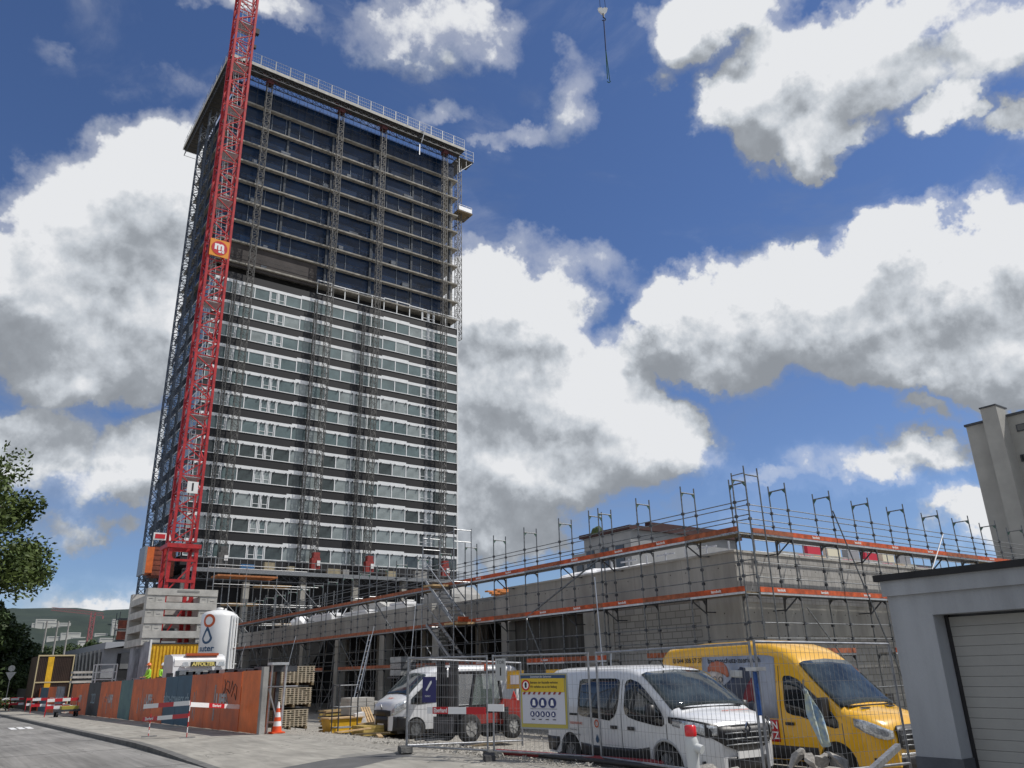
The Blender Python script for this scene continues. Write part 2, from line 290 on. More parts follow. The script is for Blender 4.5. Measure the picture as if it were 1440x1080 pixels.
sc.view_settings.view_transform='Standard'; sc.view_settings.look='None'; sc.view_settings.exposure=0; sc.view_settings.gamma=1
# ---------------------------------------------------------------- ground
xs=[-4000,-1500,-500,-200,-90,-40,-20,-10,-5,0,5,8.7]+[9.2+.6*i for i in range(24)]+[25,30,40,60,90,150,300,700,2000,4500]
ys=[-2000,-300,-60,-10,0]+[2+.8*i for i in range(40)]+[36,40,45,50,55,60,70,80,90,100,110,125,160,220,400,800,2000,4500]
mb=MB();nx=len(xs)
vs=[(x,y,gz(x,y)-(.16 if x<9 else 0)+(.03*noise.noise((x*.9,y*.9,0)) if 9.5<x<24 and 5<y<36 else 0)) for y in ys for x in xs]
mb.add(vs,[(j*nx+i,j*nx+i+1,(j+1)*nx+i+1,(j+1)*nx+i) for j in range(len(ys)-1) for i in range(nx-1)],0,True)
mb.build('ground',gravelm,kind='structure')
asph=mat('road_concrete',(.235,.228,.215),.9,0,.34,.7,.15,60,stretch=(1,.25,1))
pav=mat('pavement_concrete',(.31,.295,.26),.92,0,.18,.7,.15,50)
dark_a=mat('dark_asphalt',(.10,.10,.10),.9,0,.25,2,.15,50)
weather(asph); weather(pav,.22,(2.5,.5,1))
kerbm=mat('kerb_stone',(.13,.128,.122),.9,0,.3,3)
def sheet(name,poly_x,yy,dz,m,kind='structure'):   # strip between x0(y),x1(y) along y
    mb=MB();vs=[]
    for y in yy:
        x0,x1=poly_x(y)
        for i in range(7):
            x=x0+(x1-x0)*i/6; vs.append((x,y,street(y)+dz if x<9.3 else gz(x,y)+dz))
    mb.add(vs,[(j*7+i,j*7+i+1,(j+1)*7+i+1,(j+1)*7+i) for j in range(len(yy)-1) for i in range(6)],0,True)
    return mb.build(name,m,kind=kind)
yy=[-60,-10,0,5,10,12,14,16,18,20,22,24,26,30,36,45,55,70,90,110,125,200,400]
def kx(y): return 5.25 if y>14 else 5.25+.0*(14-y)
sheet('road',lambda y:(-3.2,kx(y)),yy,-.12,asph)
# pavement drops from 0.0 to road level where the driveway crosses
def pz(x,y): return street(y)
mb=MB();vs=[]
pys=[y for y in yy if y>=22]+[20,18,16,14,12,10,5,0,-10]; pys=sorted(set(pys))
for y in pys:
    drop=.115*(1-smooth((y-17)/8))
    for i in range(9):
        x=5.25+.16+(8.7+(.0 if y>25.8 else 0.75+.4*math.sin(y*.35)) -5.41)*i/8
        vs.append((x,y,street(y)-drop*(1-i/8*.75)+.004))
mb.add(vs,[(j*9+i,j*9+i+1,(j+1)*9+i+1,(j+1)*9+i) for j in range(len(pys)-1) for i in range(8)],0,True)
mb.build('pavement',pav,kind='structure')
mb=MB()
for a,b in zip(pys,pys[1:]):
    da=.115*(1-smooth((a-17)/8));db=.115*(1-smooth((b-17)/8))
    za,zb=street(a)-da,street(b)-db
    mb.add([(5.22,a,za-.2),(5.42,a,za-.2),(5.42,a,za+.008),(5.22,a,za+.002),(5.22,b,zb-.2),(5.42,b,zb-.2),(5.42,b,zb+.008),(5.22,b,zb+.002)],[(3,2,6,7),(0,3,7,4),(1,2,6,5)],0)
mb.build('kerb',kerbm,kind='structure')
mb=MB(); mb.add([(5.6,15.8,-.10),(8.3,15.0,-.052),(9.3,16.2,-.026),(9.0,17.4,-.026),(7.5,17.5,-.055),(6.2,16.9,-.082)],[(0,1,2,3,4,5)])
mb.build('asphalt_patch',dark_a,kind='structure')
mb=MB()
for i in range(3): mb.box(3.75+i*.33,3.98+i*.33,44.3,46.2,street(45)-.116,street(45)-.112)
mb.build('road_marking',white,kind='structure')
# expansion joints of the concrete road
mb=MB()
for y in (9,14.2,19.8,25.5,31,38,46,56): mb.box(-3,5.2,y,y+.04,street(y)-.125,street(y)-.1165)
mb.box(1.2,1.24,-5,26,-.125,-.1165)
mb.build('road_joint',dark_a,kind='structure')
# gravel stones
mb=MB()
for i in range(9000):
    if random.random()<.75: y=random.uniform(12,20);x=random.uniform(9.6,14.5)
    else: y=random.uniform(8,30);x=random.uniform(9.6,19)
    if x<9.6+.0: continue
    r=random.uniform(.012,.035)*(1 if random.random()<.93 else 2.2);z=gz(x,y)+.01
    p=[(x+r*random.uniform(-1,1),y+r*random.uniform(-1,1),z+random.uniform(0,r*1.3)) for _ in range(5)]
    mb.add(p,[(0,1,2),(0,2,3),(0,3,1),(1,2,4),(2,3,4),(3,1,4)])
st=mb.build('gravel',mat('stone_chips',(.42,.40,.36),.9,0,.5,30,coords='Object'),kind='stuff',fix=False); st['label']='loose pale gravel strewn over the construction yard'; st['category']='gravel'
# hills
mb=MB();vs=[];na,nr=90,14
for j in range(nr):
    for i in range(na):
        az=R(-35+150*i/(na-1)); t=j/(nr-1); D=900+1500*t
        px=math.sin(az)*D; py=math.cos(az)*D
        hh=(75+128*smooth(t*1.25))*(0.90+.14*noise.noise((px*.0012,py*.0012,3)))-40+ (16*noise.noise((px*.012,py*.012,1)))*(t>.02)
        if t<.01: hh=-5
        if az>R(35): hh*=max(.15,1-(az-R(35))*1.2)
        vs.append((px,py,hh))
mb.add(vs,[(j*na+i,j*na+i+1,(j+1)*na+i+1,(j+1)*na+i) for j in range(nr-1) for i in range(na-1)],0,True)
mb.build('hills',mat('far_forest',(.026,.042,.030),1,0,.6,.02,.9,.05,col2=(.012,.024,.020)),kind='structure')
# ---------------------------------------------------------------- tower
TX0,TX1,TY=21.3,57.6,93.7; TD=113.0
Z0=14.7; FH=3.04; NF=13
tower=thing('high_rise','dark glass tower block under construction rising behind the low concrete building, top floors still open','building',(TX0,TY,-1))
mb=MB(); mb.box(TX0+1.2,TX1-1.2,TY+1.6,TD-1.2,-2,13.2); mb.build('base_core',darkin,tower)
for i in range(6):
    MB().box(TX0+.6+i*6.9,TX0+1.3+i*6.9,TY+.6,TY+1.3,-2,13.4).build('column',conc_d,tower)
for k in range(NF):     # black spandrels
    z=Z0+FH*k
    MB().box(TX0,TX1,TY,TD,z-1.02,z-.02).build('spandrel_band',blackpan,tower)
    if k<12: MB().box(TX0+.35,TX1-.35,TY+.35,TD-.35,z-.02,z+FH-1.02).build('room_core',darkin,tower)
# windows
def win_mesh(wd,hd,tall,clips,openw=False,frame_only=False):
    f=MB(); T=1.97+(.0 if not tall else .15)
    f.box(.0,wd,-.07,.06,T-hd,T); f.box(0,wd,-.06,.06,0,.09)
    f.box(0,.06,-.05,.06,.09,T-hd); f.box(wd-.06,wd,-.05,.06,.09,T-hd)
    if clips:
        for q in (.3,wd-.35): f.box(q,q+.13,-.16,-.07,T-hd-.16,T-hd+.08,1)
    if openw: f.box(.12,.2,-.045,.05,.09,T-hd);f.box(wd-.22,wd-.14,-.045,.05,.09,T-hd); f.box(.2,wd-.22,-.045,.05,.5,.56)
    return f,T-hd
def bands():
    out=[];x=TX0+.15;pat=[2.2,1.0,1.9,2.0,1.1,1.05,2.15,2.1,2.1,2.0,2.1,2.1,1.9,2.1,2.1,2.1,1.1,1.0,2.0,2.1]
    for i,p in enumerate(pat):
        if x+p>TX1-.05:p=TX1-.05-x
        if p<.5:break
        out.append((x,p,i)); x+=p
    return out
BD=bands(); protos={}
paneA=mat('window_pane',(.12,.17,.175),.07,0,.35,.35,spec=.9,coat=.2)
paneB=mat('window_pane_blind',(.26,.30,.30),.15,0,.3,.6,spec=.9)
paneC=mat('window_pane_open',(.05,.065,.065),.1,0,.4,1.1,spec=.8)
stf=MB(); cnt=0
for k in range(NF):
    for (x,p,i) in BD:
        tall=i in (7,8,13,14); clips=k<8; half=p<1.3
        if k==12 and i<8: continue
        if k==12: hd=.12
        else: hd=.40+(.1 if tall else 0)
        if cnt<100:
            key=(round(p,2),tall,clips,half)
            if key not in protos:
                f,h=win_mesh(p,hd,tall,clips,half); o=f.build('window',[whitef,steel_d],None); o.parent=tower
                q=MB();q.box(.06,p-.06,.0,.035,.09,h);c=q.build('pane',paneA,None);c.parent=o
                protos[key]=o; o.location=Vector((x,TY-.01,Z0+FH*k))-Vector((TX0,TY,-1))
            else:
                o=dupe(protos[key],Vector((x,TY-.01,Z0+FH*k))-Vector((TX0,TY,-1)),tower)
            rr0=random.random()
            if rr0<.34:
                for c in o.children: c.data=c.data.copy(); c.data.materials[0]=paneB if rr0<.2 else paneC
            cnt+=1
        else:
            f,h=win_mesh(p,hd,tall,clips,half)
            o_=len(stf.v); stf.v+=[(a+x,b+TY-.01,c+Z0+FH*k) for a,b,c in f.v]; stf.f+=[[j+o_ for j in fc] for fc in f.f]; stf.m+=f.m; stf.sm+=f.sm
            if k<12: stf.box(x+.06,x+p-.06,TY-.01,TY+.025,Z0+FH*k+.09,Z0+FH*k+h,2 if random.random()>.2 else 3)
# side face windows (west side)
for k in range(12):
    y=TY+.3
    while y<TD-2:
        z=Z0+FH*k
        stf.box(TX0-.03,TX0+.06,y,y+1.95,z,z+.07,0); stf.box(TX0-.03,TX0+.06,y,y+1.95,z+1.78,z+1.95,0)
        stf.box(TX0-.03,TX0+.06,y,y+.05,z+.07,z+1.78,0); stf.box(TX0+.0,TX0+.03,y+.05,y+1.95,z+.07,z+1.78,2 if (int(y*7)+k)%4 else 3); y+=2.0
    for c in (0,): stf.box(TX1-.03,TX1+.04,TY,TY+2,Z0+FH*k,Z0+FH*k+1.95,1)
o=stf.build('window',[whitef,steel_d,paneA,paneB],tower); o['kind']='stuff'; o['label']='upper rows of white framed windows'
# white corner post
MB().box(TX1+.0,TX1+.16,TY-.1,TY+.2,Z0,Z0+FH*12.6).build('corner_post',whitef,tower)
# closed brown band, frames row interior
MB().box(TX0+.3,TX1-.3,TY+1.4,TD-.3,Z0+FH*12-.0,Z0+FH*12+1.85).build('room_core',darkin,tower)
MB().box(TX0+.02,TX0+13.5,TY+.2,TY+.32,Z0+FH*12+1.0,55.55).build('brown_panel',brownp,tower)
MB().box(TX0+13.5,TX1-.5,TY+.9,TY+1.0,Z0+FH*12+1.85,55.55).build('brown_panel',brownp,tower)
# open floors
SZ=[52.85,55.9,59.0,62.2,65.3,68.45,71.55,74.8,78.2]
for i,z in enumerate(SZ):
    MB().box(TX0-.12,TX1+.12,TY-.12,TD,z-.22,z).build('floor_slab',slabm,tower)
    if i<len(SZ)-1:
        top=SZ[i+1]-.22
        mb=MB(); mb.box(TX0+.3,TX1-2.2,TY+.5,TY+.56,z,top)
        mb.box(TX0+.3,TX0+.36,TY+.56,TD-.5,z,top); mb.box(TX1-2.6,TX1-2.5,TY+6,TD-.5,z,top)
        for x in [TX0+1.3+2.05*j for j in range(17)]:
            if random.random()<.55: mb.box(x,x+.07,TY+.42,TY+.5,z,top,1)
        mb.build('net_screen',[netblue,mat('post_blue_grey',(.13,.155,.19),.5,.2)],tower)
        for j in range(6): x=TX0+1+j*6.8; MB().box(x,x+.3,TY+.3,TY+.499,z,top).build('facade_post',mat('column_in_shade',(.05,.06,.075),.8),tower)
        MB().box(TX1-1.2,TX1-.6,TY+.4,TY+1,z,top).build('column',conc,tower)
        # stored pallets etc.
        for q_ in range(3):
            x=TX0+3+q_*9+random.uniform(0,6);a=random.uniform(.5,1.6); MB().box(x,x+a,TY+.1,TY+.45,z,z+random.uniform(.3,.9)).build('stored_material',mat('site_material',(.12,.14,.17),.7,0,.5,1),tower)
        mb=MB()
        for zz in (.55,1.05): mb.tube((TX0,TY+.0,z+zz),(TX1,TY+.0,z+zz),.02,4)
        mb.build('guard_rail',steel_d,tower)
z=78.2
mb=MB(); mb.box(TX0+.3,TX1-.3,TY+.5,TY+.56,z,81.5); mb.box(TX0+.3,TX0+.36,TY+.56,TD,z,81.5); mb.build('net_screen',netblue,tower)
# ---- climbing work platform at the top
deck=thing('roof_work_platform','cantilevered steel work platform with tall mesh railing round the top of the tower','work platform',(19.4,91.7,82.9))
DX0,DX1,DY0,DY1=19.4,57.9,91.7,117.
mb=MB(); mb.box(DX0,DX1,DY0,DY0+2.4,83.12,83.28); mb.box(DX0,DX0+2.4,DY0+2.4,DY1,83.12,83.28); mb.box(DX1,DX1+3,DY0+2.0,DY0+4.4,83.0,83.16); mb.box(DX1,DX1+2.2,DY0+4.4,DY1,83.0,83.16); mb.build('deck',mat('dark_deck',(.045,.042,.038),.8,0,.3,2),deck)
mb=MB(); mb.box(DX0-.05,DX1,DY0-.06,DY0-.0,83.0,83.5); mb.box(DX0-.1,DX0-.04,DY0,DY1,83.0,83.5); mb.build('toe_board',conc_l,deck)
def truss(mb,a,b,h,w,step,r=.05,m=0):
    a,b=Vector(a),Vector(b);n=max(2,int((b-a).length/step));d=(b-a)/n;s=Vector((0,0,1)).cross((b-a).normalized())*w
    for e in (0,1):
        mb.bar(a+s*e,b+s*e,r*2,m=m);mb.bar(a+s*e-Vector((0,0,h)),b+s*e-Vector((0,0,h)),r*2,m=m)
        for i in range(n):
            p=a+d*i+s*e;q=p+d
            mb.bar(p,q-Vector((0,0,h)) if i%2 else q-Vector((0,0,h)),r,m=m); mb.bar(p,p-Vector((0,0,h)),r,m=m); mb.bar(p-Vector((0,0,h)),q,r*.8,m=m)
    for i in range(n+1): mb.bar(a+d*i,a+d*i+s,r,m=m);mb.bar(a+d*i-Vector((0,0,h)),a+d*i+s-Vector((0,0,h)),r,m=m)
mb=MB(); truss(mb,(DX0,DY0+.2,83.1),(DX1,DY0+.2,83.1),1.0,1.9,1.25); truss(mb,(DX0+2.1,DY0+2,83.1),(DX0+2.1,DY1,83.1),1.0,1.9,1.25)
mb.build('truss',steel_d,deck)
for i in range(18):
    mb=MB(); x0=DX0+i*(DX1-DX0)/18; x1=x0+(DX1-DX0)/18-.08
    mb.bar((x0,DY0,83.3),(x0,DY0,85.15),.08);mb.bar((x1,DY0,83.3),(x1,DY0,85.15),.05)
    for zz in (83.9,84.5,85.15): mb.bar((x0,DY0,zz),(x1,DY0,zz),.035)
    for j in range(1,6): xx=x0+(x1-x0)*j/6; mb.bar((xx,DY0,83.3),(xx,DY0,85.15),.012)
    mb.build('mesh_railing',steel,deck)
for i in range(11):
    mb=MB(); y0=DY0+i*2.3;y1=y0+2.2
    mb.bar((DX0-.05,y0,83.3),(DX0-.05,y0,84.7),.06)
    for zz in (83.9,84.6): mb.bar((DX0-.05,y0,zz),(DX0-.05,y1,zz),.035)
    mb.build('mesh_railing',steel,deck)
mb=MB()
for x,y in ((DX1+3,DY0+2),(DX1+3,DY0+4),(DX1+1.5,DY0+2),(DX1+.2,DY0+2)): mb.bar((x,y,83.1),(x,y,85.2),.05)
for zz in (83.7,84.4,85.1): mb.bar((DX1,DY0+2,zz),(DX1+3,DY0+2,zz),.04); mb.bar((DX1+3,DY0+2,zz),(DX1+3,DY0+4.4,zz),.04)
mb.bar((DX1+2.9,DY0+2.1,83),(DX1+.2,DY0+2.1,80.2),.08);mb.bar((DX1+.2,DY0+2.1,80.2),(DX1+.2,DY0+2.1,83),.1); mb.bar((DX1+1.6,DY0+2.1,81.6),(DX1+1.6,DY0+2.1,83),.06)
mb.build('corner_railing',steel,deck)
# inner tube scaffolding between slab and platform
mb=MB()
for i in range(30):
    x=TX0+.4+i*1.23; mb.tube((x,TY+.1,78.2),(x,TY+.1,83),.025,4); mb.tube((x,TY+1.6,78.2),(x,TY+1.6,83),.025,4)
    if i%3==0: mb.tube((x,TY+.1,79.6),(x+1.14,TY+.1,82.2),.02,4)
for zz in (80.2,81.3,82.3):
    mb.tube((TX0,TY+.1,zz),(TX1,TY+.1,zz),.025,4); mb.tube((TX0,TY+1.6,zz+.2),(TX1,TY+1.6,zz+.2),.025,4)
mb.build('tube_scaffold',steel_d,deck)
mb=MB(); mb.bar((49.6,91.5,81.0),(50.3,91.3,84.3),.35,.1); mb.bar((49.3,91.5,78.6),(49.3,91.5,80.6),.14); mb.build('hanging_sheet',steel_l,deck)
# small side landing at right
ld=thing('side_landing','small railed loading landing sticking out of the right side of the tower','landing',(58,94,72.6))
MB().box(57.8,60.6,93.6,96.5,72.6,72.8).build('deck',wood_d,ld)
mb=MB()
for x in (58.2,59.4,60.5): mb.bar((x,93.7,72.8),(x,93.7,73.9),.05)
for zz in (73.3,73.9): mb.bar((57.9,93.7,zz),(60.5,93.7,zz),.05);mb.bar((60.5,93.7,zz),(60.5,96.4,zz),.05)
mb.box(58,60.5,93.66,93.69,72.9,73.6); mb.build('railing',steel_l,ld)
MB().bar((60.4,94.5,72.6),(57.9,94.5,70.4),.12).bar((60.4,96,72.6),(57.9,96,70.4),.12).build('bracket',steel_d,ld)
# ---- lattice masts
def lattice(mb,x,y,z0,z1,w,d,step,r,rb,m=0):
    P=[(x,y),(x+w,y),(x+w,y+d),(x,y+d)]
    for p in P: mb.bar((p[0],p[1],z0),(p[0],p[1],z1),r)
    n=int((z1-z0)/step)
    for i in range(n):
        a=z0+i*step;b=a+step
        for j in range(4):
            p,q=P[j],P[(j+1)%4]
            if i%2: p,q=q,p
            mb.bar((p[0],p[1],a),(q[0],q[1],b),rb); mb.bar((p[0],p[1],a),(q[0],q[1],a),rb)
mastm=mat('mast_steel',(.12,.118,.114),.5,.5,.4,3)
LB=['leftmost lattice climbing mast on the tower front, right beside the red crane','second lattice climbing mast from the left on the tower front','third lattice climbing mast from the left on the tower front','rightmost lattice climbing mast on the tower front']
for i,(x,z0) in enumerate(((25.1,13.6),(36.1,13.6),(43.2,13.6),(54.3,13.6))):
    t=thing('climbing_mast',LB[i],'mast',(x,92.6,z0),'climbing masts on the tower facade')
    mb=MB(); lattice(mb,x,92.4,z0,82.2,.75,.6,.76,.07,.038); mb.build('lattice_column',mastm,t)
    mb=MB(); mb.box(x-.1,x+.85,92.3,93.2,81.6,82.2); mb.bar((x-1.0,92.3,81.7),(x+1.8,92.3,82.9),.09); mb.bar((x+1.8,92.3,81.7),(x-1.0,92.3,82.9),.09); mb.build('drive_head',mat('mast_red_dark',(.09,.02,.02),.6,0,.4,3),t)
    mb=MB(); mb.box(x-.25,x+.85,91.6,92.3,13.7,15.0); mb.box(x-.05,x+.75,91.6,92.2,15.0,15.7); mb.build('base_unit',mat('hoist_dark_red',(.26,.03,.025),.6,0,.4,3) if i else mastm,t)
    MB().box(x+.4,x+.8,91.5,91.58,14.1,14.7).build('notice_plate',white,t)
    if i<3:
        mb=MB(); lattice(mb,x-1.5,93.0,14.5,50,.35,.35,.6,.05,.03); mb.build('guide_rail',mastm,t)
t=thing('hoist_mast','dark lattice hoist mast on the far left edge of the tower','mast',(19.6,103.5,-1),'hoist masts beside the tower')
mb=MB(); lattice(mb,19.9,107.2,-1,82,.9,.9,.9,.12,.07); mb.build('lattice_column',mat('mast_blue_grey',(.13,.15,.18),.5,.4,.3,3),t)
t=thing('hoist_mast','second dark lattice hoist mast against the left face of the tower','mast',(20.2,97.5,-1),'hoist masts beside the tower')
mb=MB(); lattice(mb,20.15,103.2,12,82,.8,.8,.9,.12,.06)
for k in range(22): mb.bar((20.5,103.6,14+k*3.04),(21.3,103.6,14+k*3.04),.07); mb.bar((20.5,107.5,14+k*3.04),(21.3,107.5,14+k*3.04),.07)
mb.build('lattice_column',MATS['mast_blue_grey'],t)
t=thing('corner_scaffold_mast','slim scaffold mast standing on the right edge of the open tower floors','mast',(58.1,94.4,50),None)
mb=MB(); lattice(mb,58.0,94.2,50,82.6,.8,.8,1.0,.08,.05); mb.build('lattice_column',mastm,t)
# hoist cabin
t=thing('hoist_cabin','orange hoist cabin on the mast at the lower left of the tower','hoist cabin',(19.0,97,12))
MB().box(17.85,18.6,94.2,96.9,12.7,15.5).build('cabin',mat('hoist_orange',(.62,.13,.02),.5,0,.2,2),t)
MB().box(17.6,17.84,94.0,97,12.5,15.6).build('door_ramp',steel,t)
mb=MB(); mb.box(18.61,20.9,94.4,96.8,12.4,15.6); 
for k in range(6): mb.box(18.6,20.95,94.36,94.4,12.5+k*.55,12.6+k*.55)
mb.build('cage',mat('cage_red_brown',(.20,.045,.02),.6,0,.5,2),t)
mb=MB(); mb.box(18.3,20.4,94.1,94.2,16.3,17.1); mb.bar((18.3,94.2,15.6),(18.3,94.2,17.1),.06);mb.bar((20.3,94.2,15.6),(20.3,94.2,17.1),.06); mb.build('name_board',white,t)
MB().box(18.45,19.5,94.06,94.1,16.45,16.95).build('red_lettering_strip',redtxt,t)
t=thing('scaffold_platform','narrow reddish scaffold stair cage at the very left foot of the tower','scaffold',(17.2,104,-1))
mb=MB()
for x in (16.7,18.6):
    for y in (98,100): mb.bar((x,y,-1),(x,y,8.8),.07)
for k in range(8): mb.box(16.7,18.6,98,100,k*1.15,k*1.15+.08); 
mb.build('frame',steel_d,t); mb=MB();
for k in range(7): mb.box(16.6,18.7,97.9,97.95,k*1.15+.1,k*1.15+1.0)
mb.build('screen_panel',MATS['cage_red_brown'],t)
# tower foot: ring platform + tube scaffolding
fp=thing('facade_work_platform','grey railed work platform running along the foot of the glazed tower floors','work platform',(24,91,12.8))
MB().box(21.5,58,91.3,93.2,12.9,13.1).box(21.5,58,91.2,91.3,12.75,13.2).build('deck',steel,fp)
mb=MB();truss(mb,(21.5,91.5,12.9),(58,91.5,12.9),.9,1.5,1.3,.045);mb.build('truss',steel_d,fp)
for i in range(15):
    mb=MB();x=21.6+i*2.43
    for a in (0,.8,1.6): mb.bar((x+a,91.25,13.1),(x+a,91.25,14.35),.05)
    for zz in (13.6,14.3): mb.bar((x,91.25,zz),(x+2.4,91.25,zz),.05)
    mb.build('railing',steel,fp)
for x,c,a in ((27.5,0,1.6),(30.2,1,1.2),(38,1,1.7),(40,2,.8),(33,1,.8),(46,1,1.2),(50,2,1.8)): MB().box(x,x+a,91.7,92.3,13.1,13.1+random.uniform(.6,1.1)).build('stored_material',[mat('blue_tarp',(.03,.13,.3),.6),mat('sand_board',(.35,.3,.2),.8,0,.3,2),conc][c],fp)
# tube scaffolding at foot of tower (left)
ts=thing('tower_foot_scaffold','tall grey tube scaffold with an orange top deck between silo and tower foot','scaffold',(24,86,-1))
mb=MB()
for i in range(9):
    x=22.7+i*1.65
    for y in (84.5,87): mb.tube((x,y,-1),(x,y,11.7+(1.6 if i%2==0 else .6)-.35*i),.05,5)
for k in range(7):
    zz=1+k*1.95
    for y in (84.5,87): mb.tube((22.7,y,zz),(36-.4*k,y,zz),.04,5)
for i,k in ((0,4),(1,3),(2,1),(4,4),(5,3),(6,2),(7,0),(3,5),(5,5)): mb.tube((24.2+i*1.55,84.4,1+k*1.95),(24.2+(i+1.3)*1.55,84.4,1+(k-1)*1.95),.04,5)
mb.build('tube_frame',steel,ts)
MB().box(23,29.3,84.3,86.8,11.55,11.72).build('orange_deck',mat('dull_orange_deck',(.42,.16,.06),.8,0,.4,3),ts)
mb=MB()
for k,x in ((4,24.3),(5,27.5),(3,30),(2,26)): mb.box(x,x+3.5,84.6,86.8,1+k*1.95,1.12+k*1.95)
mb.build('deck_board',wood,ts)
ts2=thing('tower_foot_scaffold','row of low grey scaffold frames on the rubble before the dark tower base','scaffold',(38,84,3))
mb=MB()
for i in range(11):
    x=36+i*2.1
    for a in (0,1.3): mb.tube((x+a,80,3),(x+a,80,9.5+.25*(i%3)),.05,5)
    mb.tube((x,80,9.3+.25*(i%3)),(x+1.3,80,9.3+.25*(i%3)),.05,5)
    if i%2: mb.tube((x,80,4),(x+2.1,80,8),.035,5)
for zz in (4.5,6.4,8): mb.tube((36,80,zz),(59,80,zz+.2),.035,5)
mb.build('tube_frame',steel,ts2)
# ---------------------------------------------------------------- podium
pod=thing('podium_building','long low grey concrete building shell wrapped in scaffolding, dark open ground floor at left','building',(23.2,18.6,-.6))
PX_,PY_=23.2,18.6
mb=MB(); mb.box(PX_,PX_+.3,PY_,32.8,3.95,5.5); mb.build('parapet_band',conc_d,pod)
mb=MB(); mb.box(PX_+.1,PX_+.4,32.8,40.5,3.95,5.05); mb.box(PX_+.02,PX_+.34,40.5,76,4.1,5.4); mb.build('parapet_band',conc_d,pod)
MB().box(PX_-.03,PX_+.09,32.72,32.86,3.9,5.35).build('edge_profile',conc_l,pod)
mb=MB(); mb.box(PX_+.3,60,PY_,PY_+.3,3.75,5.5);  mb.build('parapet_band',conc_rib,pod); 
mb=MB(); mb.box(PX_-.04,PX_+.34,PY_-.04,32.8,5.5,5.58); mb.box(PX_+.34,60,PY_-.04,PY_+.34,5.5,5.58); mb.build('coping',conc_l,pod)
mb=MB(); mb.box(PX_+.34,60,PY_+.3,76,5.0,5.3); mb.build('roof_slab',conc,pod)
# ground-floor wall: block masonry
bm_=mat('block_masonry',(.22,.215,.205),.95); nt_=bm_.node_tree; b_=nt_.nodes['Principled BSDF']; br=nt_.nodes.new('ShaderNodeTexBrick'); tcb=nt_.nodes.new('ShaderNodeTexCoord'); mpb=nt_.nodes.new('ShaderNodeMapping')
nt_.links.new(tcb.outputs['Object'],mpb.inputs[0]); mpb.inputs['Rotation'].default_value=(R(90),0,R(90))
mpb.vector_type='POINT'
cx_=nt_.nodes.new('ShaderNodeSeparateXYZ'); cc_=nt_.nodes.new('ShaderNodeCombineXYZ'); nt_.links.new(tcb.outputs['Object'],cx_.inputs[0]); ad_=nt_.nodes.new('ShaderNodeMath'); nt_.links.new(cx_.outputs[0],ad_.inputs[0]); nt_.links.new(cx_.outputs[1],ad_.inputs[1])
nt_.links.new(ad_.outputs[0],cc_.inputs[0]); nt_.links.new(cx_.outputs[2],cc_.inputs[1]); nt_.links.new(cc_.outputs[0],br.inputs[0])
br.inputs['Scale'].default_value=1; br.inputs['Brick Width'].default_value=.5; br.inputs['Row Height'].default_value=.25; br.inputs['Mortar Size'].default_value=.016; br.inputs['Color1'].default_value=(.37,.36,.335,1); br.inputs['Color2'].default_value=(.29,.285,.265,1); br.inputs['Mortar'].default_value=(.17,.165,.155,1)
nt_.links.new(br.outputs[0],b_.inputs['Base Color'])
mb=MB(); mb.box(PX_+.06,PX_+.3,PY_+1.9,25.3,-1,3.95); mb.box(PX_+3.5,60,PY_+.06,PY_+.3,-1,2.6); mb.build('block_wall',bm_,pod)
mb=MB(); mb.box(PX_+.03,PX_+.33,PY_+.03,PY_+1.9,-1,3.95); mb.box(PX_+.33,PX_+3.5,PY_+.03,PY_+.33,-1,3.75); mb.box(PX_+3.5,60,PY_+.02,PY_+.3,2.6,3.75); mb.box(PX_+.02,PX_+.4,25.3,27.2,-1,3.95); mb.build('wall',conc_d,pod)
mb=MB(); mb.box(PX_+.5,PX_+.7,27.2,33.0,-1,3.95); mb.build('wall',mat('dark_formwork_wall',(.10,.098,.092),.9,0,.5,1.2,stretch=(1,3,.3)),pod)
for y in (33.0,39.9,46.6,53.6,60.2,67.2,74.6): MB().box(PX_+.1,PX_+.7,y,y+.65,-1.2,4.1).build('column',conc_d,pod)
for y in (36.5,43,50,57,64): MB().box(PX_+5,PX_+5.6,y,y+.6,-1.2,5).build('column',conc_d,pod)
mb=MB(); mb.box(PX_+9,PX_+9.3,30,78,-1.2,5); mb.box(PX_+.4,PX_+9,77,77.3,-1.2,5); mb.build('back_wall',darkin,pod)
mb=MB(); mb.box(PX_+.4,PX_+9.2,33,77,-1.15,-.85); mb.build('floor',conc_d,pod)
mb=MB()
for i in range(36):
    y=34+i*1.2; mb.tube((PX_+random.uniform(1,6),y,-1),(PX_+random.uniform(1,6),y,5),.03,4)
for zz in (.2,1.2,2.3,3.2): mb.tube((PX_+1.2,33,zz),(PX_+1.2,77,zz),.025,4)
mb.build('shoring_props',steel,pod)
# rooftop clutter on podium (each a thing)
tarp=mat('white_tarp',(.78,.78,.78),.6,0,.1,2,.3,6)
def lump(name,label,cat,x,y,z,sx,sy,sz,m,seed=0,group=None,parent=None):
    bm=bmesh.new();bmesh.ops.create_icosphere(bm,subdivisions=3,radius=1)
    for v in bm.verts:
        n=noise.noise(v.co*1.7+Vector((seed*7.1,0,0)));n2=noise.noise(v.co*5+Vector((seed,3,0)))
        v.co*=1+.35*n+.12*n2; v.co.z=max(v.co.z,-.35); v.co=Vector((v.co.x*sx,v.co.y*sy,v.co.z*sz))
    me=bpy.data.meshes.new(name);bm.to_mesh(me);bm.free();me.materials.append(m)
    for p in me.polygons:p.use_smooth=False
    o=bpy.data.objects.new(name,me);COL.objects.link(o);o.location=(x,y,z);tag(o,label,cat,group);return o
lump('tarpaulin','crumpled white tarpaulin on the podium roof below the grey penthouse building','tarpaulin',25.5,29.0,5.55,1.2,2.6,.55,tarp,1)
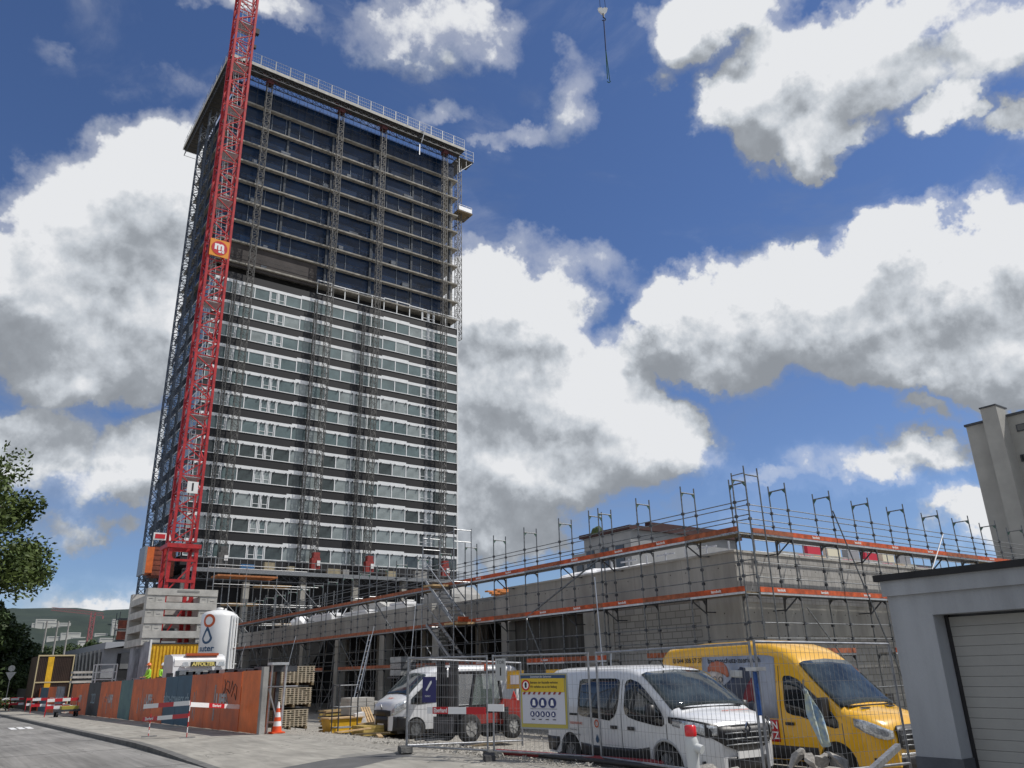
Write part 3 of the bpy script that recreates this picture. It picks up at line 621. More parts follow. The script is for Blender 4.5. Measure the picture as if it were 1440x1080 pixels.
lump('tarpaulin','small white tarpaulin heap on the podium roof right of the larger tarpaulin','tarpaulin',25.3,25.6,5.55,1.0,1.5,.42,tarp,2)
lump('tarpaulin','white plastic bag pile on the far left end of the podium roof','tarpaulin',26,68,5.9,.8,1.0,.6,tarp,3)
for i,(x,y,a,b,c,mm,lab) in enumerate(((26,52,2.5,6,1.2,conc_l,'long pale insulation pile on the podium roof left of the stair'),(26,43,2,4,1.5,conc,'grey covered block on the podium roof just behind the stair top'),(25.5,59,2,4,.9,steel,'low row of steel props stored on the far podium roof'),(25,35.2,1.5,2.2,.5,wood,'orange brown timber pile on the podium roof right of the stair'))):
    if mm is steel:
        t=thing('prop_stack',lab,'stack',(x,y,5.3)); mb=MB()
        for j in range(24): mb.tube((x-.8,y-a+j*.3,5.35),(x-.3+random.uniform(-.3,.3),y-a+j*.3+.2,6.3+random.uniform(-.3,.3)),.04,5)
        mb.build('prop',steel_l,t)
    elif mm is wood:
        t=thing('timber_pile',lab,'timber',(x,y,5.3)); mb=MB()
        for j in range(9): mb.bar((x-1+random.uniform(-.1,.1),y-1.6+j*.3,5.45+(j%3)*.12),(x+.8,y-1.5+j*.33,5.5+(j%3)*.12),.24,.08)
        mb.build('plank',mat('orange_timber',(.6,.25,.08),.7,0,.3,3),t)
    else:
        t=thing('covered_pile',lab,'pile',(x,y,5.3)); mb=MB()
        P=[(-b/2,0),(b/2,0),(b/2-.4,c*.7),(b*.2,c),(-b*.25,c*.85),(-b/2+.2,c*.5)]
        mb.prism(P,(x-a/2,y,5.3),(0,1,0),(0,0,1),(a,0,0)); mb.build('cover',mm,t)
for i,(y0,y1) in enumerate(((50,55),(44.5,48),(56,61))):
    t=thing('sheet_stack',['white wrapped sheet stack lying on the podium edge, middle one of three','white wrapped sheet stack on the podium edge nearest the stair','white wrapped sheet stack on the podium edge farthest from the stair'][i],'stack',(24,y0,5.3),'wrapped sheets on the podium edge'); mb=MB(); mb.box(23.7,24.9,y0,y1,5.45,5.62+.1*i); mb.box(23.8,24.7,y0+.5,y1-1,5.66+.1*i,5.8+.1*i); mb.build('sheets',tarp,t)
# frame rack, railing on right roof
t=thing('roof_guard_frame','galvanised frame trestles standing on the podium roof corner','trestle',(25,21,5.3)); mb=MB()
for i in range(7):
    y=19.6+i*1.1; mb.bar((24.2,y,5.3),(24.2,y,6.1),.05)
    if i%2: mb.bar((24.2,y-.5,6.0),(24.2,y+.5,6.0),.06)
mb.bar((24.2,19.6,5.75),(24.2,27,5.75),.035); mb.build('frame',steel_l,t)
t=thing('roof_rail','grey tube railing along the podium roof above the right facade','railing',(26,19.8,5.3)); mb=MB()
for i in range(13):
    x=26+i*1.6; mb.tube((x,19.8,5.3),(x,19.8,6.35),.025,5)
mb.tube((26,19.8,5.85),(46,19.8,5.85),.02,5);mb.tube((26,19.8,6.3),(46,19.8,6.3),.02,5);mb.build('rail',steel,t)
# penthouse building behind the podium
pb=thing('penthouse_block','grey flat block with dark red roof edge seen above the scaffold, behind the podium roof','building',(46,36,0))
mb=MB(); mb.box(45.2,58.5,46.5,52.3,0,12.3); mb.box(45.6,56,52.3,54.5,0,11.2); mb.build('wall',mat('grey_plaster',(.30,.305,.31),.9,0,.15,.5),pb)
MB().box(44.9,59.0,46.2,52.6,12.3,12.62).build('roof',mat('dark_red_roof',(.055,.022,.022),.8,0,.3,1),pb)
for y in (47.3,49.2,51): MB().box(45.13,45.2,y,y+1.0,9.4,11.2).build('window',glass_d,pb)
MB().box(45.5,45.6,53,53.8,9,10.2).build('window',glass_d,pb)
mb=MB(); mb.box(48,57,46.9,47.5,12.62,13.2); mb.build('parapet',mat('dark_red_roof',(.11,.03,.03)),pb)
lump('roof_shrub','small green shrub on the roof edge of the grey penthouse block','shrub',45.1,50.4,12.6,.35,.6,.5,mat('shrub_green',(.06,.09,.03),.9,0,.6,9),4)
# left roof hut
t=thing('roof_hut','small grey gabled roof hut on the far podium roof','hut',(27,33,5)); mb=MB()
mb.prism([(-2,0),(2,0),(2,.9),(.0,1.7),(-2,1.1)],(33,47,5.3),(0,1,0),(0,0,1),(6,0,0)); mb.build('wall',conc_l,t); MB().box(32.9,33,46,47.2,5.9,6.6).build('opening',darkin,t)
# coloured panel building behind right facade
cb=thing('coloured_building','low building with red, yellow and white panels glimpsed behind the right scaffold','building',(46,33,0))
mb=MB(); mb.box(46,66,33,40,0,8.85); mb.build('wall',conc,cb)
cols=[(.6,.6,.58),(.55,.03,.06),(.7,.4,.08),(.7,.65,.5),(.5,.05,.10),(.3,.3,.32)]
for i in range(11): MB().box(46.2+i*1.75,47.6+i*1.75,32.93,32.98,7.6,8.7).build('panel',mat('panel_%d'%(i%6),cols[i%6],.6),cb)
for i in range(6): MB().box(49.3+i*2.4,50.9+i*2.4,33.1,33.5,8.86,9.5).build('panel',mat('panel_%d'%((i*2+1)%6),cols[(i*2+1)%6],.6),cb)
# ---------------------------------------------------------------- facade scaffolding
tubem=mat('scaffold_tube',(.17,.18,.185),.45,.6,.45,9)
green=mat('green_gusset',(.05,.12,.09),.6,.2)
def frame_mesh(nx,ny,base,decks,top=8.0,wdt=.73):
    # frame standing at origin; second post displaced by (nx,ny)*wdt towards the wall
    mb=MB();a=(0,0);b=(nx*wdt,ny*wdt)
    for p in (a,b):
        mb.tube((p[0],p[1],base),(p[0],p[1],top),.027,6)
        mb.box(p[0]-.07,p[0]+.07,p[1]-.07,p[1]+.07,base-.02,base+.02); mb.tube((p[0],p[1],base+.1),(p[0],p[1],base+.2),.045,6)
        for z in (1.96+.5,1.96+1,3.96+.5,3.96+1,5.96+.5,5.96+1): mb.box(p[0]-.045,p[0]+.045,p[1]-.045,p[1]+.045,z-.05,z+.05,1)
    for z in decks+[top-.15]: mb.tube((a[0],a[1],z-.08),(b[0],b[1],z-.08),.026,6)
    for z in decks+[top-.15]:
        for p,q in ((a,b),(b,a)):
            u=((q[0]-p[0])*.22,(q[1]-p[1])*.22); W=Vector((ny,-nx,0))*.02
            mb.prism([(0,0),(1,0),(.25,.7),(0,1)],(p[0]-W.x/2,p[1]-W.y/2,z-.09),(u[0],u[1],0),(0,0,-.2),W,2 if z==top-.15 else 1)
    return mb
def scaffold(root,start,dirv,nv,stations,wall_gap,base_f,tl,lastrail=True,ramp=None):
    D=Vector(dirv);NN=Vector(nv);S=Vector(start);decks=[1.96,3.96,5.96];protos={}
    for i,s in enumerate(stations):
        p=S+D*s; base=round(base_f(p.x,p.y),1)
        if base not in protos:
            o=frame_mesh(NN.x,NN.y,base,decks).build('standard_frame',[tubem,steel_d,green],None); o.parent=root; o.location=p-BASEV[root.name]; protos[base]=o
        else: dupe(protos[base],p-BASEV[root.name],root)
    A=S+D*stations[0];B=S+D*stations[-1]
    for z,e in [(dz+h,0) for dz in decks for h in (.5,1.0)]+[(6.46,.73),(6.96,.73),(.75,0)]:
        MB().tube(A+NN*e+Vector((0,0,z)),B+NN*e+Vector((0,0,z)),.019,5).build('guard_rail',tubem,root)
    for i,(a,b) in enumerate(zip(stations,stations[1:])):
        A=S+D*a;B=S+D*b
        # rails (outer, and inner above the top deck)
        for dz in decks:
            if dz<2 and i%4==2: continue
            mb=MB(); q0=A+NN*.05;q1=B+NN*.05
            for e in (.05,.38):
                lo=A+NN*e+D*.03;hi=B+NN*(e+.3)-D*.03
                mb.box(lo.x,hi.x,lo.y,hi.y,dz-.055,dz-.0)
            mb.build('deck_plank',steel_d if i%3 else wood_d,root)
            mb=MB(); T=A-NN*.035;U=B-NN*.035
            dull=((i*7+int(dz)*3)%5<(1 if NN.y>.5 else 2)) or tl(i)  # bays with the duller board colour, more of them on the left facade
            lo=A-NN*.03;hi=B-NN*.06
            mb.box(lo.x,hi.x,lo.y,hi.y,dz+.0,dz+.17); o=mb.build('toe_board',orange_dull if dull else orange,root)
            mb=MB(); lo=A-NN*.031;hi=B-NN*.05; mb.box(lo.x,hi.x,lo.y,hi.y,dz-.075,dz-.008)
            mb.build('deck_edge',steel_l if not dull else steel,root)
            if not dull and (b-a)>1.5 and not tl(i):
                mid=(A+B)/2-NN*.064+Vector((0,0,dz+.085)); Uv=Vector((NN.y,-NN.x,0))
                o2=text('landolt',.13,mid,Uv,(0,0,1),MATS['white_print'],o,ext=.001,bold=.003,sx=1.25)
            # hanging clips / brackets under deck
            if i%2==0:
                mb=MB(); P=B+NN*.4
                mb.bar(B+NN*.73+Vector((0,0,dz-.55)),P+D*-.35+Vector((0,0,dz-.08)),.05);mb.bar(B+NN*.73+Vector((0,0,dz-.55)),P+D*.35+Vector((0,0,dz-.08)),.05)
                mb.bar(B+NN*.73+Vector((0,0,dz-.5)),B+NN*(.73+wall_gap)+Vector((0,0,dz-.5)),.04)
                mb.build('bracket',steel_d,root)
BASEV={}
ls=thing('facade_scaffold','long scaffold with a stair tower and orange toe boards along the left facade','scaffold',(22,17.35,-.6)); BASEV[ls.name]=Vector((22,17.35,-.6))
stn=[0,2.42,4.81,7.1,7.7,9.75,12.38,14.95]+[17.6+2.57*i for i in range(16)]
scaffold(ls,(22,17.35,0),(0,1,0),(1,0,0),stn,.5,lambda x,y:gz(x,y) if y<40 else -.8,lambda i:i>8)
rs=thing('facade_scaffold','scaffold with bright orange toe boards along the right facade, above the garage','scaffold',(22.3,17.35,-.6)); BASEV[rs.name]=Vector((22.3,17.35,-.6))
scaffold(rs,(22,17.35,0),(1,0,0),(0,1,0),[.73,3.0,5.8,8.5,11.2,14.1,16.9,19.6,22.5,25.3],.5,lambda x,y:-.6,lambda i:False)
# corner extra posts
mb=MB()
for x,y in ((22.0,16.8),(22.73,16.8)): mb.tube((x,y,-.6),(x,y,8.15),.027,6)
mb.tube((22,16.8,7.85),(22.73,16.8,7.85),.026,6)
for z in (2.46,2.96,4.46,4.96,6.46,6.96,7.9): mb.tube((22,16.8,z),(22,17.35,z),.02,5)
mb.build('corner_frame',tubem,rs)
# braces and raking shores
for p,q in (((29.7,3.9),(27.1,-.3)),((24.5,5.9),(29.7,3.9)),((45.4,5.9),(40.2,2)),((61,3.9),(55.8,0)),((50.5,3.9),(45.4,0)),((56,0),(53,3.9)),((68,3.9),(63,0))): MB().bar((21.96,)+p,(21.96,)+q,.05).build('diagonal_brace',tubem,ls)
for (y,zt,dx) in ((24.9,5.2,.6),(24.2,2.2,1.6),(45.4,4.4,2.4),(58.4,4.4,2.4),(70,4.4,2.6),(40.2,5.2,1.6)):
    mb=MB(); mb.tube((22,y,zt),(22-dx*.5,y-.6,-.4),.026,5); mb.build('raking_shore',alu,ls)
for (x,zt,dx) in ((27.8,7.2,1.4),(25.2,3.5,2.2),(34.6,2.8,1.4)):
    mb=MB(); mb.tube((x,17.3,zt),(x+dx,17.0-.9,-.5),.026,5); mb.build('raking_shore',tubem,rs)
mb=MB(); mb.tube((33.2,17.3,3.96),(36.1,17.3,6.9),.03,5); mb.build('raking_shore',alu,rs)
mb=MB(); mb.tube((33.2,17.3,3.96),(38.9,17.3,0),.026,5); mb.build('diagonal_brace',tubem,rs)
MB().box(36.6,37.1,18.4,18.5,2.3,2.75).build('red_notice',redtxt,rs)
# aluminium stair flights
for (y0,z0,y1,z1) in ((37.2,6.2,34.5,4.1),(37.1,4.0,34.3,2.05),(37.1,2.0,34.4,-.2)):
    mb=MB()
    for x in (20.95,21.75): mb.bar((x,y0,z0),(x,y1,z1),.05,.14); mb.bar((x,y0,z0+.95),(x,y1,z1+.95),.04)
    for j in range(10):
        t=j/9; mb.box(20.97,21.73,y0+(y1-y0)*t-.11,y0+(y1-y0)*t+.11,z0+(z1-z0)*t-.02,z0+(z1-z0)*t+.02)
    mb.build('stair_flight',steel,ls)
mb=MB()
for y in (34.2,37.4):
    for x in (20.85,21.9): mb.tube((x,y,-.7),(x,y,8.6),.03,6)
    for z in (1.9,3.9,5.9,7.9,8.5): mb.tube((20.85,y,z),(21.9,y,z),.025,5)
for z in (2.9,4.9,6.9,8.4): mb.tube((20.85,34.2,z),(20.85,37.4,z),.022,5)
mb.build('stair_tower_frame',steel,ls)
MB().box(20.9,21.9,33.9,35.2,3.86,3.96).box(20.9,21.9,36.4,37.4,5.9,6.0).box(20.9,21.9,33.9,35,1.86,1.96).build('stair_landing',wood,ls)
# orange lit boards by the stair
mb=MB(); mb.box(20.9,21.5,33.85,33.9,3.96,4.2); mb.build('toe_board',orange,ls)
# ---------------------------------------------------------------- tower crane
cr_=thing('tower_crane','tall red lattice tower crane standing on stacked concrete ballast before the tower','crane',(14.2,62.9,3))
CX0,CX1,CY0,CY1=13.38,15.02,62.0,63.65
def mast_section(z0,z1,nm):
    mb=MB(); P=[(CX0,CY0),(CX1,CY0),(CX1,CY1),(CX0,CY1)]
    for p in P: mb.bar((p[0],p[1],z0),(p[0],p[1],z1),.19)
    n=4; h=(z1-z0)/n
    for i in range(n):
        a=z0+i*h;b=a+h
        for j in range(4):
            p,q=P[j],P[(j+1)%4]
            mb.bar((p[0],p[1],a+.05),(q[0],q[1],a+.05),.07)
            if (i+j)%2: p,q=q,p
            mb.bar((p[0],p[1],a),(q[0],q[1],b),.085)
    mb.build('mast_section',red,cr_)
    mb=MB()
    for e in (-.22,.22): mb.bar((14.3+e,62.9,z0),(14.0+e,62.9,z1),.05)
    for i in range(14): t=i/14; mb.bar((14.08-.3*t+.0,62.9,z0+(z1-z0)*t),(14.52-.3*t,62.9,z0+(z1-z0)*t),.035)
    for i in range(5): zz=z0+(z1-z0)*(.1+i*.2); mb.bar((13.9,62.5,zz),(14.7,62.5,zz),.03); 
    for q in ((13.9,62.5),(14.7,62.5)): mb.bar((q[0],q[1],z0+.3),(q[0],q[1],z1-.3),.03)
    mb.build('ladder',steel_l,cr_)
    MB().box(CX0+.1,CX1-.1,CY0+.1,CY1-.1,z1-.06,z1-.0).build('rest_platform',steel_l,cr_)
z=11.3
while z<76: mast_section(z,z+5.0,0); z+=5.0
mb=MB(); mb.box(13.0,15.42,61.65,61.9,10.8,11.1); mb.box(13.0,15.42,63.8,64.0,10.8,11.1); mb.box(13.0,13.2,61.9,63.8,10.8,11.1);mb.box(15.22,15.42,61.9,63.8,10.8,11.1)
for x,y in ((13.3,61.9),(15.15,61.9),(13.3,63.8),(15.15,63.8)): mb.bar((x,y,3),(x,y,10.9),.26)
mb.bar((13.3,61.8,7.6),(15.1,61.8,9.8),.1); mb.bar((13.2,61.8,9.9),(15.2,61.8,9.9),.16); mb.bar((13.2,61.8,8.4),(15.2,61.8,8.4),.22); mb.bar((13.2,61.8,4),(15.2,61.8,7.4),.1)
mb.bar((12.5,61.7,3.2),(15.9,64,3.2),.4);mb.bar((12.5,64,3.2),(15.9,61.7,3.2),.4)
for sx in (13.2,15.2):
    mb.bar((sx,61.9,10.5),(sx+(.35 if sx<14 else -.35),61.9,9.9),.12)
mb.build('base_frame',red,cr_)
t=MB().box(13.38,14.98,61.8,61.85,35.4,37.0).build('sign_panel',mat('sign_orange',(.72,.27,.02),.5),cr_)
mb=MB(); mb.prism(ell(14.18,36.2,.66,.66,28),(0,61.79,0),(1,0,0),(0,0,1),(0,-.01,0)); mb.build('disc',redtxt,t)
text('m',1.05,(14.16,61.77,36.38),(1,0,0),(0,0,1),whitep,t,bold=.05); text('arti',.34,(14.36,61.77,35.88),(1,0,0),(0,0,1),whitep,t,bold=.02)
t=MB().box(13.92,14.72,61.8,61.84,14.95,15.85).build('number_plate',white,cr_); text('1',.85,(14.32,61.79,15.4),(1,0,0),(0,0,1),blackp,t,bold=.02)
mb=MB(); mb.box(15.2,15.6,62.3,62.7,60.8,61.4); mb.bar((15.05,62.5,60.8),(15.3,62.5,60.8),.1); mb.box(15.2,15.45,62.3,62.6,59.0,59.35); mb.bar((15.1,62.5,59.1),(15.35,62.5,61),.1); mb.build('floodlight',blk,cr_)
# ballast blocks : every slab a thing
k=0; ordn=['topmost','second','third','fourth','fifth','sixth','seventh','eighth']
for lay in range(8):
    z1=7.66-lay*.475;z0=z1-.465
    if lay%2==0:
        for yy0,where in ((59.9,'front'),(65.0,'rear')):
            o=MB().box(11.75,16.5,yy0,yy0+.75,z0,z1).build('ballast_block',conc_l,None)
            tag(o,f'long {where} concrete ballast slab in the {ordn[lay]} layer of the crane base','ballast block','concrete ballast slabs of the crane')
            if lay==0 and where=='front':
                q=MB().box(13.7,15.2,59.88,59.9,z0+.24,z0+.36).build('stencil_mark',mat('stencil',(.25,.25,.24),.9),o)
    else:
        for xx0,where in ((11.75,'left'),(15.3,'right')):
            o=MB().box(xx0,xx0+1.2,59.95,65.7,z0,z1).build('ballast_block',conc_l,None)
            tag(o,f'{where} concrete ballast block of the crane base lying crosswise, {ordn[lay]} layer from the top','ballast block','concrete ballast slabs of the crane')
            MB().box(xx0+.55,xx0+.58,59.93,59.95,z0+.02,z1-.02).box(xx0+.75,xx0+1.0,59.93,59.95,z0+.15,z0+.19).box(xx0+.15,xx0+.4,59.93,59.95,z0+.25,z0+.29).build('lifting_recess',conc_d,o)
# hook with slings
hk=thing('crane_hook','crane hook block with a hanging blue green lifting sling high in the open sky','hook',(33.5,33.1,47.5))
h0=ray(848,15)*60+Vector((0,0,H)); hx,hy,hz=h0
mb=MB(); mb.prism([(-.38,.28),(-.15,.36),(0,.25),(.15,.36),(.38,.28),(.32,.0),(.07,-.33),(-.07,-.33),(-.32,0)],(hx,hy,hz),rt,(0,0,1),fw*.22); mb.build('pulley_block',white,hk)
mb=MB(); mb.tube((hx,hy,hz-.3),(hx,hy,hz-.7),.07,6); ring(0,0,.1,.17,(hx,hy,hz-.85),rt,(0,0,1),fw*.06,mb,a0=-2.6,a1=1.6,n=10); mb.build('hook',blk,hk)
mb=MB(); mb.tube((hx-.2*rt.x,hy-.2*rt.y,hz+.3),(hx,hy,hz+25),.025,4);mb.tube((hx+.2*rt.x,hy+.2*rt.y,hz+.3),(hx,hy,hz+25),.025,4); mb.build('cable',blk,hk)
mb=MB(); mb.tube((hx,hy,hz-.9),(hx-.05,hy,hz-3.9),.05,6); mb.build('blue_sling',mat('sling_blue',(.01,.03,.12),.8),hk)
mb=MB(); mb.tube((hx-.05,hy,hz-3.8),(hx-.12,hy,hz-6.6),.035,5);mb.tube((hx-.05,hy,hz-3.8),(hx+.1,hy,hz-6.7),.03,5); ring(0,0,.08,.14,(hx,hy,hz-6.75),rt,(0,0,1),fw*.05,mb,a0=-3.0,a1=.2,n=8); mb.build('green_sling',mat('sling_green',(.005,.07,.04),.8),hk)
# ---------------------------------------------------------------- silo
sl_=thing('silo','white cylindrical silo with a red ring and blue drop, right of the crane ballast','silo',(13.6,48.6,-.5))
cx0,cy0,rr=13.62,48.7,.97
mb=MB(); mb.lathe([(.12,.0),(rr*.5,.5),(rr,1.3),(rr,4.92),(rr*.97,5.03),(rr*.8,5.18),(rr*.35,5.30),(.05,5.34)],(cx0,cy0,.1),40); mb.build('tank',mat('silo_white',(.74,.75,.75),.35,0,.07,1.2,coat=.3),sl_)
mb=MB()
for a in (45,135,225,315):
    x=cx0+rr*math.cos(R(a));y=cy0+rr*math.sin(R(a)); mb.bar((x,y,-.5),(x,y,2.2),.1)
mb.build('leg_frame',white,sl_)
mb=MB(); ax=cx0+1.02
for x,y in ((ax,cy0-.25),(ax-.38,cy0-.9)): mb.bar((x,y,.3),(x,y,4.95),.07)
mb.bar((ax,cy0-.25,4.95),(ax-.1,cy0-.1,5.15),.07)
for zz in (2.15,3.3): mb.bar((ax,cy0-.25,zz),(ax-.38,cy0-.9,zz),.06)
mb.tube((cx0+.5,cy0-.86,5.05),(cx0+.5,cy0-.95,1.0),.06,8);mb.tube((cx0+.62,cy0-.83,5.05),(cx0+.62,cy0-.9,1.0),.035,8)
mb.build('ladder_and_pipes',mat('silo_white',(.74,.75,.75)),sl_)
mb=MB(); mb.lathe([(.2,0),(.2,.08),(.08,.1)],(cx0,cy0,5.44),12); mb.box(cx0+.3,cx0+.4,cy0,cy0+.1,5.2,5.5); mb.build('lid',white,sl_)
def on_cyl(poly,thick,m,parent,name):  # polygon (u,z) wrapped on the tank, u measured as arc length from facing direction
    a0=math.atan2(-cy0,-cx0)+R(-6); mb=MB(); rr2=rr+.006
    vs=[(cx0+rr2*math.cos(a0+u/rr),cy0+rr2*math.sin(a0+u/rr),z) for u,z in poly[0]]
    vs2=[(cx0+rr2*math.cos(a0+u/rr),cy0+rr2*math.sin(a0+u/rr),z) for u,z in poly[1]]
    n=len(vs); mb.add(vs+vs2,[(i,(i+1)%n,n+(i+1)%n,n+i) for i in range(n)]); return mb.build(name,m,parent)
n=36; C_=lambda r,zc,dz=0:[(-.46+r*math.cos(2*PI*i/n),zc+r*math.sin(2*PI*i/n)) for i in range(n)]
on_cyl((C_(.23,4.76),C_(.37,4.76)),0,mat('silo_orange_ring',(.55,.10,.03),.5),sl_,'ring_logo')
def drop(k):
    out=[]
    for i in range(n):
        t=2*PI*i/n; rad=.33*k; u=rad*math.sin(t); zz=-rad*math.cos(t)
        if zz>0: u*=(1-zz/rad*.55); zz=zz*1.0+ (zz/rad)**1.5*.30*k
        out.append((-.5+u,3.82+zz))
    return out
on_cyl((drop(.62),drop(1)),0,mat('silo_blue_drop',(.03,.085,.17),.5),sl_,'drop_logo')
tm=text('suter',.46,(0,0,0),(1,0,0),(0,1,0),mat('silo_blue_drop',(.03,.085,.17)),None,ext=0,bold=.012,sx=1.0)
a0=math.atan2(-cy0,-cx0)+R(-6)
for v in tm.data.vertices:
    u,zz=v.co.x-.50,v.co.y+3.24; v.co=Vector((cx0+(rr+.006)*math.cos(a0+u/rr),cy0+(rr+.006)*math.sin(a0+u/rr),zz))-Vector((13.6,48.6,-.5))
tm.parent=sl_
# containers
ct=thing('site_container','yellow corrugated site container with a grey end wall under the crane ballast','container',(12.05,58,-.6))
mb=MB(); z0,z1=1.35,3.86
mb.box(12.05,15.4,58.1,59.7,z0,z1)
for i in range(15): x=12.2+i*.215; mb.box(x,x+.11,58.05,58.1,z0+.15,z1-.12)
mb.build('corrugated_wall',yell,ct); 
mb=MB(); mb.box(11.98,15.45,58.02,59.8,z1,z1+.1); mb.build('roof',steel_d,ct)
mb=MB(); mb.box(11.95,12.04,58.0,64.3,1.2,4.05); mb.build('end_wall',mat('grey_mural',(.28,.29,.32),.8,0,.45,.8),ct); MB().box(11.93,12.04,57.92,58.0,1.2,4.15).build('corner_post',white,ct)
mb=MB(); mb.box(11.93,11.95,60.8,62.3,1.8,3.7); mb.build('mural_figure',mat('mural_dark',(.14,.15,.17),.8,0,.5,2.0),ct)
o=MB().box(12.05,15.4,58.1,64,-.9,1.3); o.box(11.95,12.05,58,64.2,-.9,1.2); o=o.build('site_container',conc_d,None); tag(o,'grey lower container carrying the yellow corrugated one','container')
# mixer/lorry
tk=thing('lorry','white lorry cab with amber beacon bar and yellow name board behind the orange hoarding','lorry',(11.1,42,-.5))
def truck():
    mb=MB();x0,x1=9.86,12.36;yf=42.0
    P=[(0,-.0),(0,.9),(.12,1.9),(.28,2.78),(.5,3.02),(1.0,3.12),(2.2,3.12),(2.2,0)]
    mb.prism(P,(x0,yf,-.55+.35),(0,1,0),(0,0,1),(x1-x0,0,0)); mb.build('cab',vanwhite,tk)
    mb=MB(); mb.prism([(.0,0),(.02,.28),(.25,.42),(1.6,.46),(1.6,0)],(x0+.06,yf+.22,2.36),(0,1,0),(0,0,1),(x1-x0-.12,0,0)); mb.build('roof_shell',white,tk)
    mb=MB(); mb.prism([(0.02,1.15),(.11,1.95),(.22,2.35),(.24,2.35),(.13,1.95),(.04,1.15)],(x0+.15,yf-.05,-.2),(0,1,0),(0,0,1),(x1-x0-.3,0,0)); mb.build('windscreen',glass_o,tk)
    MB().box(x0+.1,x1-.1,yf-.03,yf,.05,.75).build('grille',blk,tk)
    mb=MB(); mb.box(x0+.6,x1-.35,yf+.35,yf+.6,2.84,2.96); mb.build('beacon_bar',mat('amber_red',(.45,.09,.03),.3),tk)
    b=MB().box(x0+.78,x1-.52,yf+.05,yf+.14,2.32,2.55).build('name_board',mat('board_yellow_dark',(.03,.028,.02),.5),tk)
    text('AFFOLTER',.23,((x0+x1)/2+.13,yf+.04,2.435),(1,0,0),(0,0,1),mat('name_yellow',(.7,.6,.2),.5),b,bold=.012,sx=1.0)
    for q in (x0+.35,x1-.42): 
        l=MB().prism([(0,0),(.36,0),(.3,.2),(.08,.2)],(q,yf+.16,2.34),(1,0,0),(0,0,1),(0,-.05,0)).build('headlamp',lampg,tk)
    for yy0 in (yf+1.3,yf+5,yf+6.2):
        for xx in (x0+.05,x1-.35):
            a=MB(); a.tube((xx,yy0,0),(xx+.3,yy0,0),.5,18); o=a.build('wheel',blkr,tk)
    mb=MB(); mb.box(x0+.3,x1-.3,yf+2.3,yf+7,.4,.7); mb.build('chassis',steel_d,tk)
    mb=MB(); mb.box(x0-.25,x0+.02,yf+.1,yf+.3,1.1,2.05); mb.box(x1-.02,x1+.25,yf+.1,yf+.3,1.1,2.05);mb.build('mirror',blk,tk)
truck(); tk.location.z-=.12
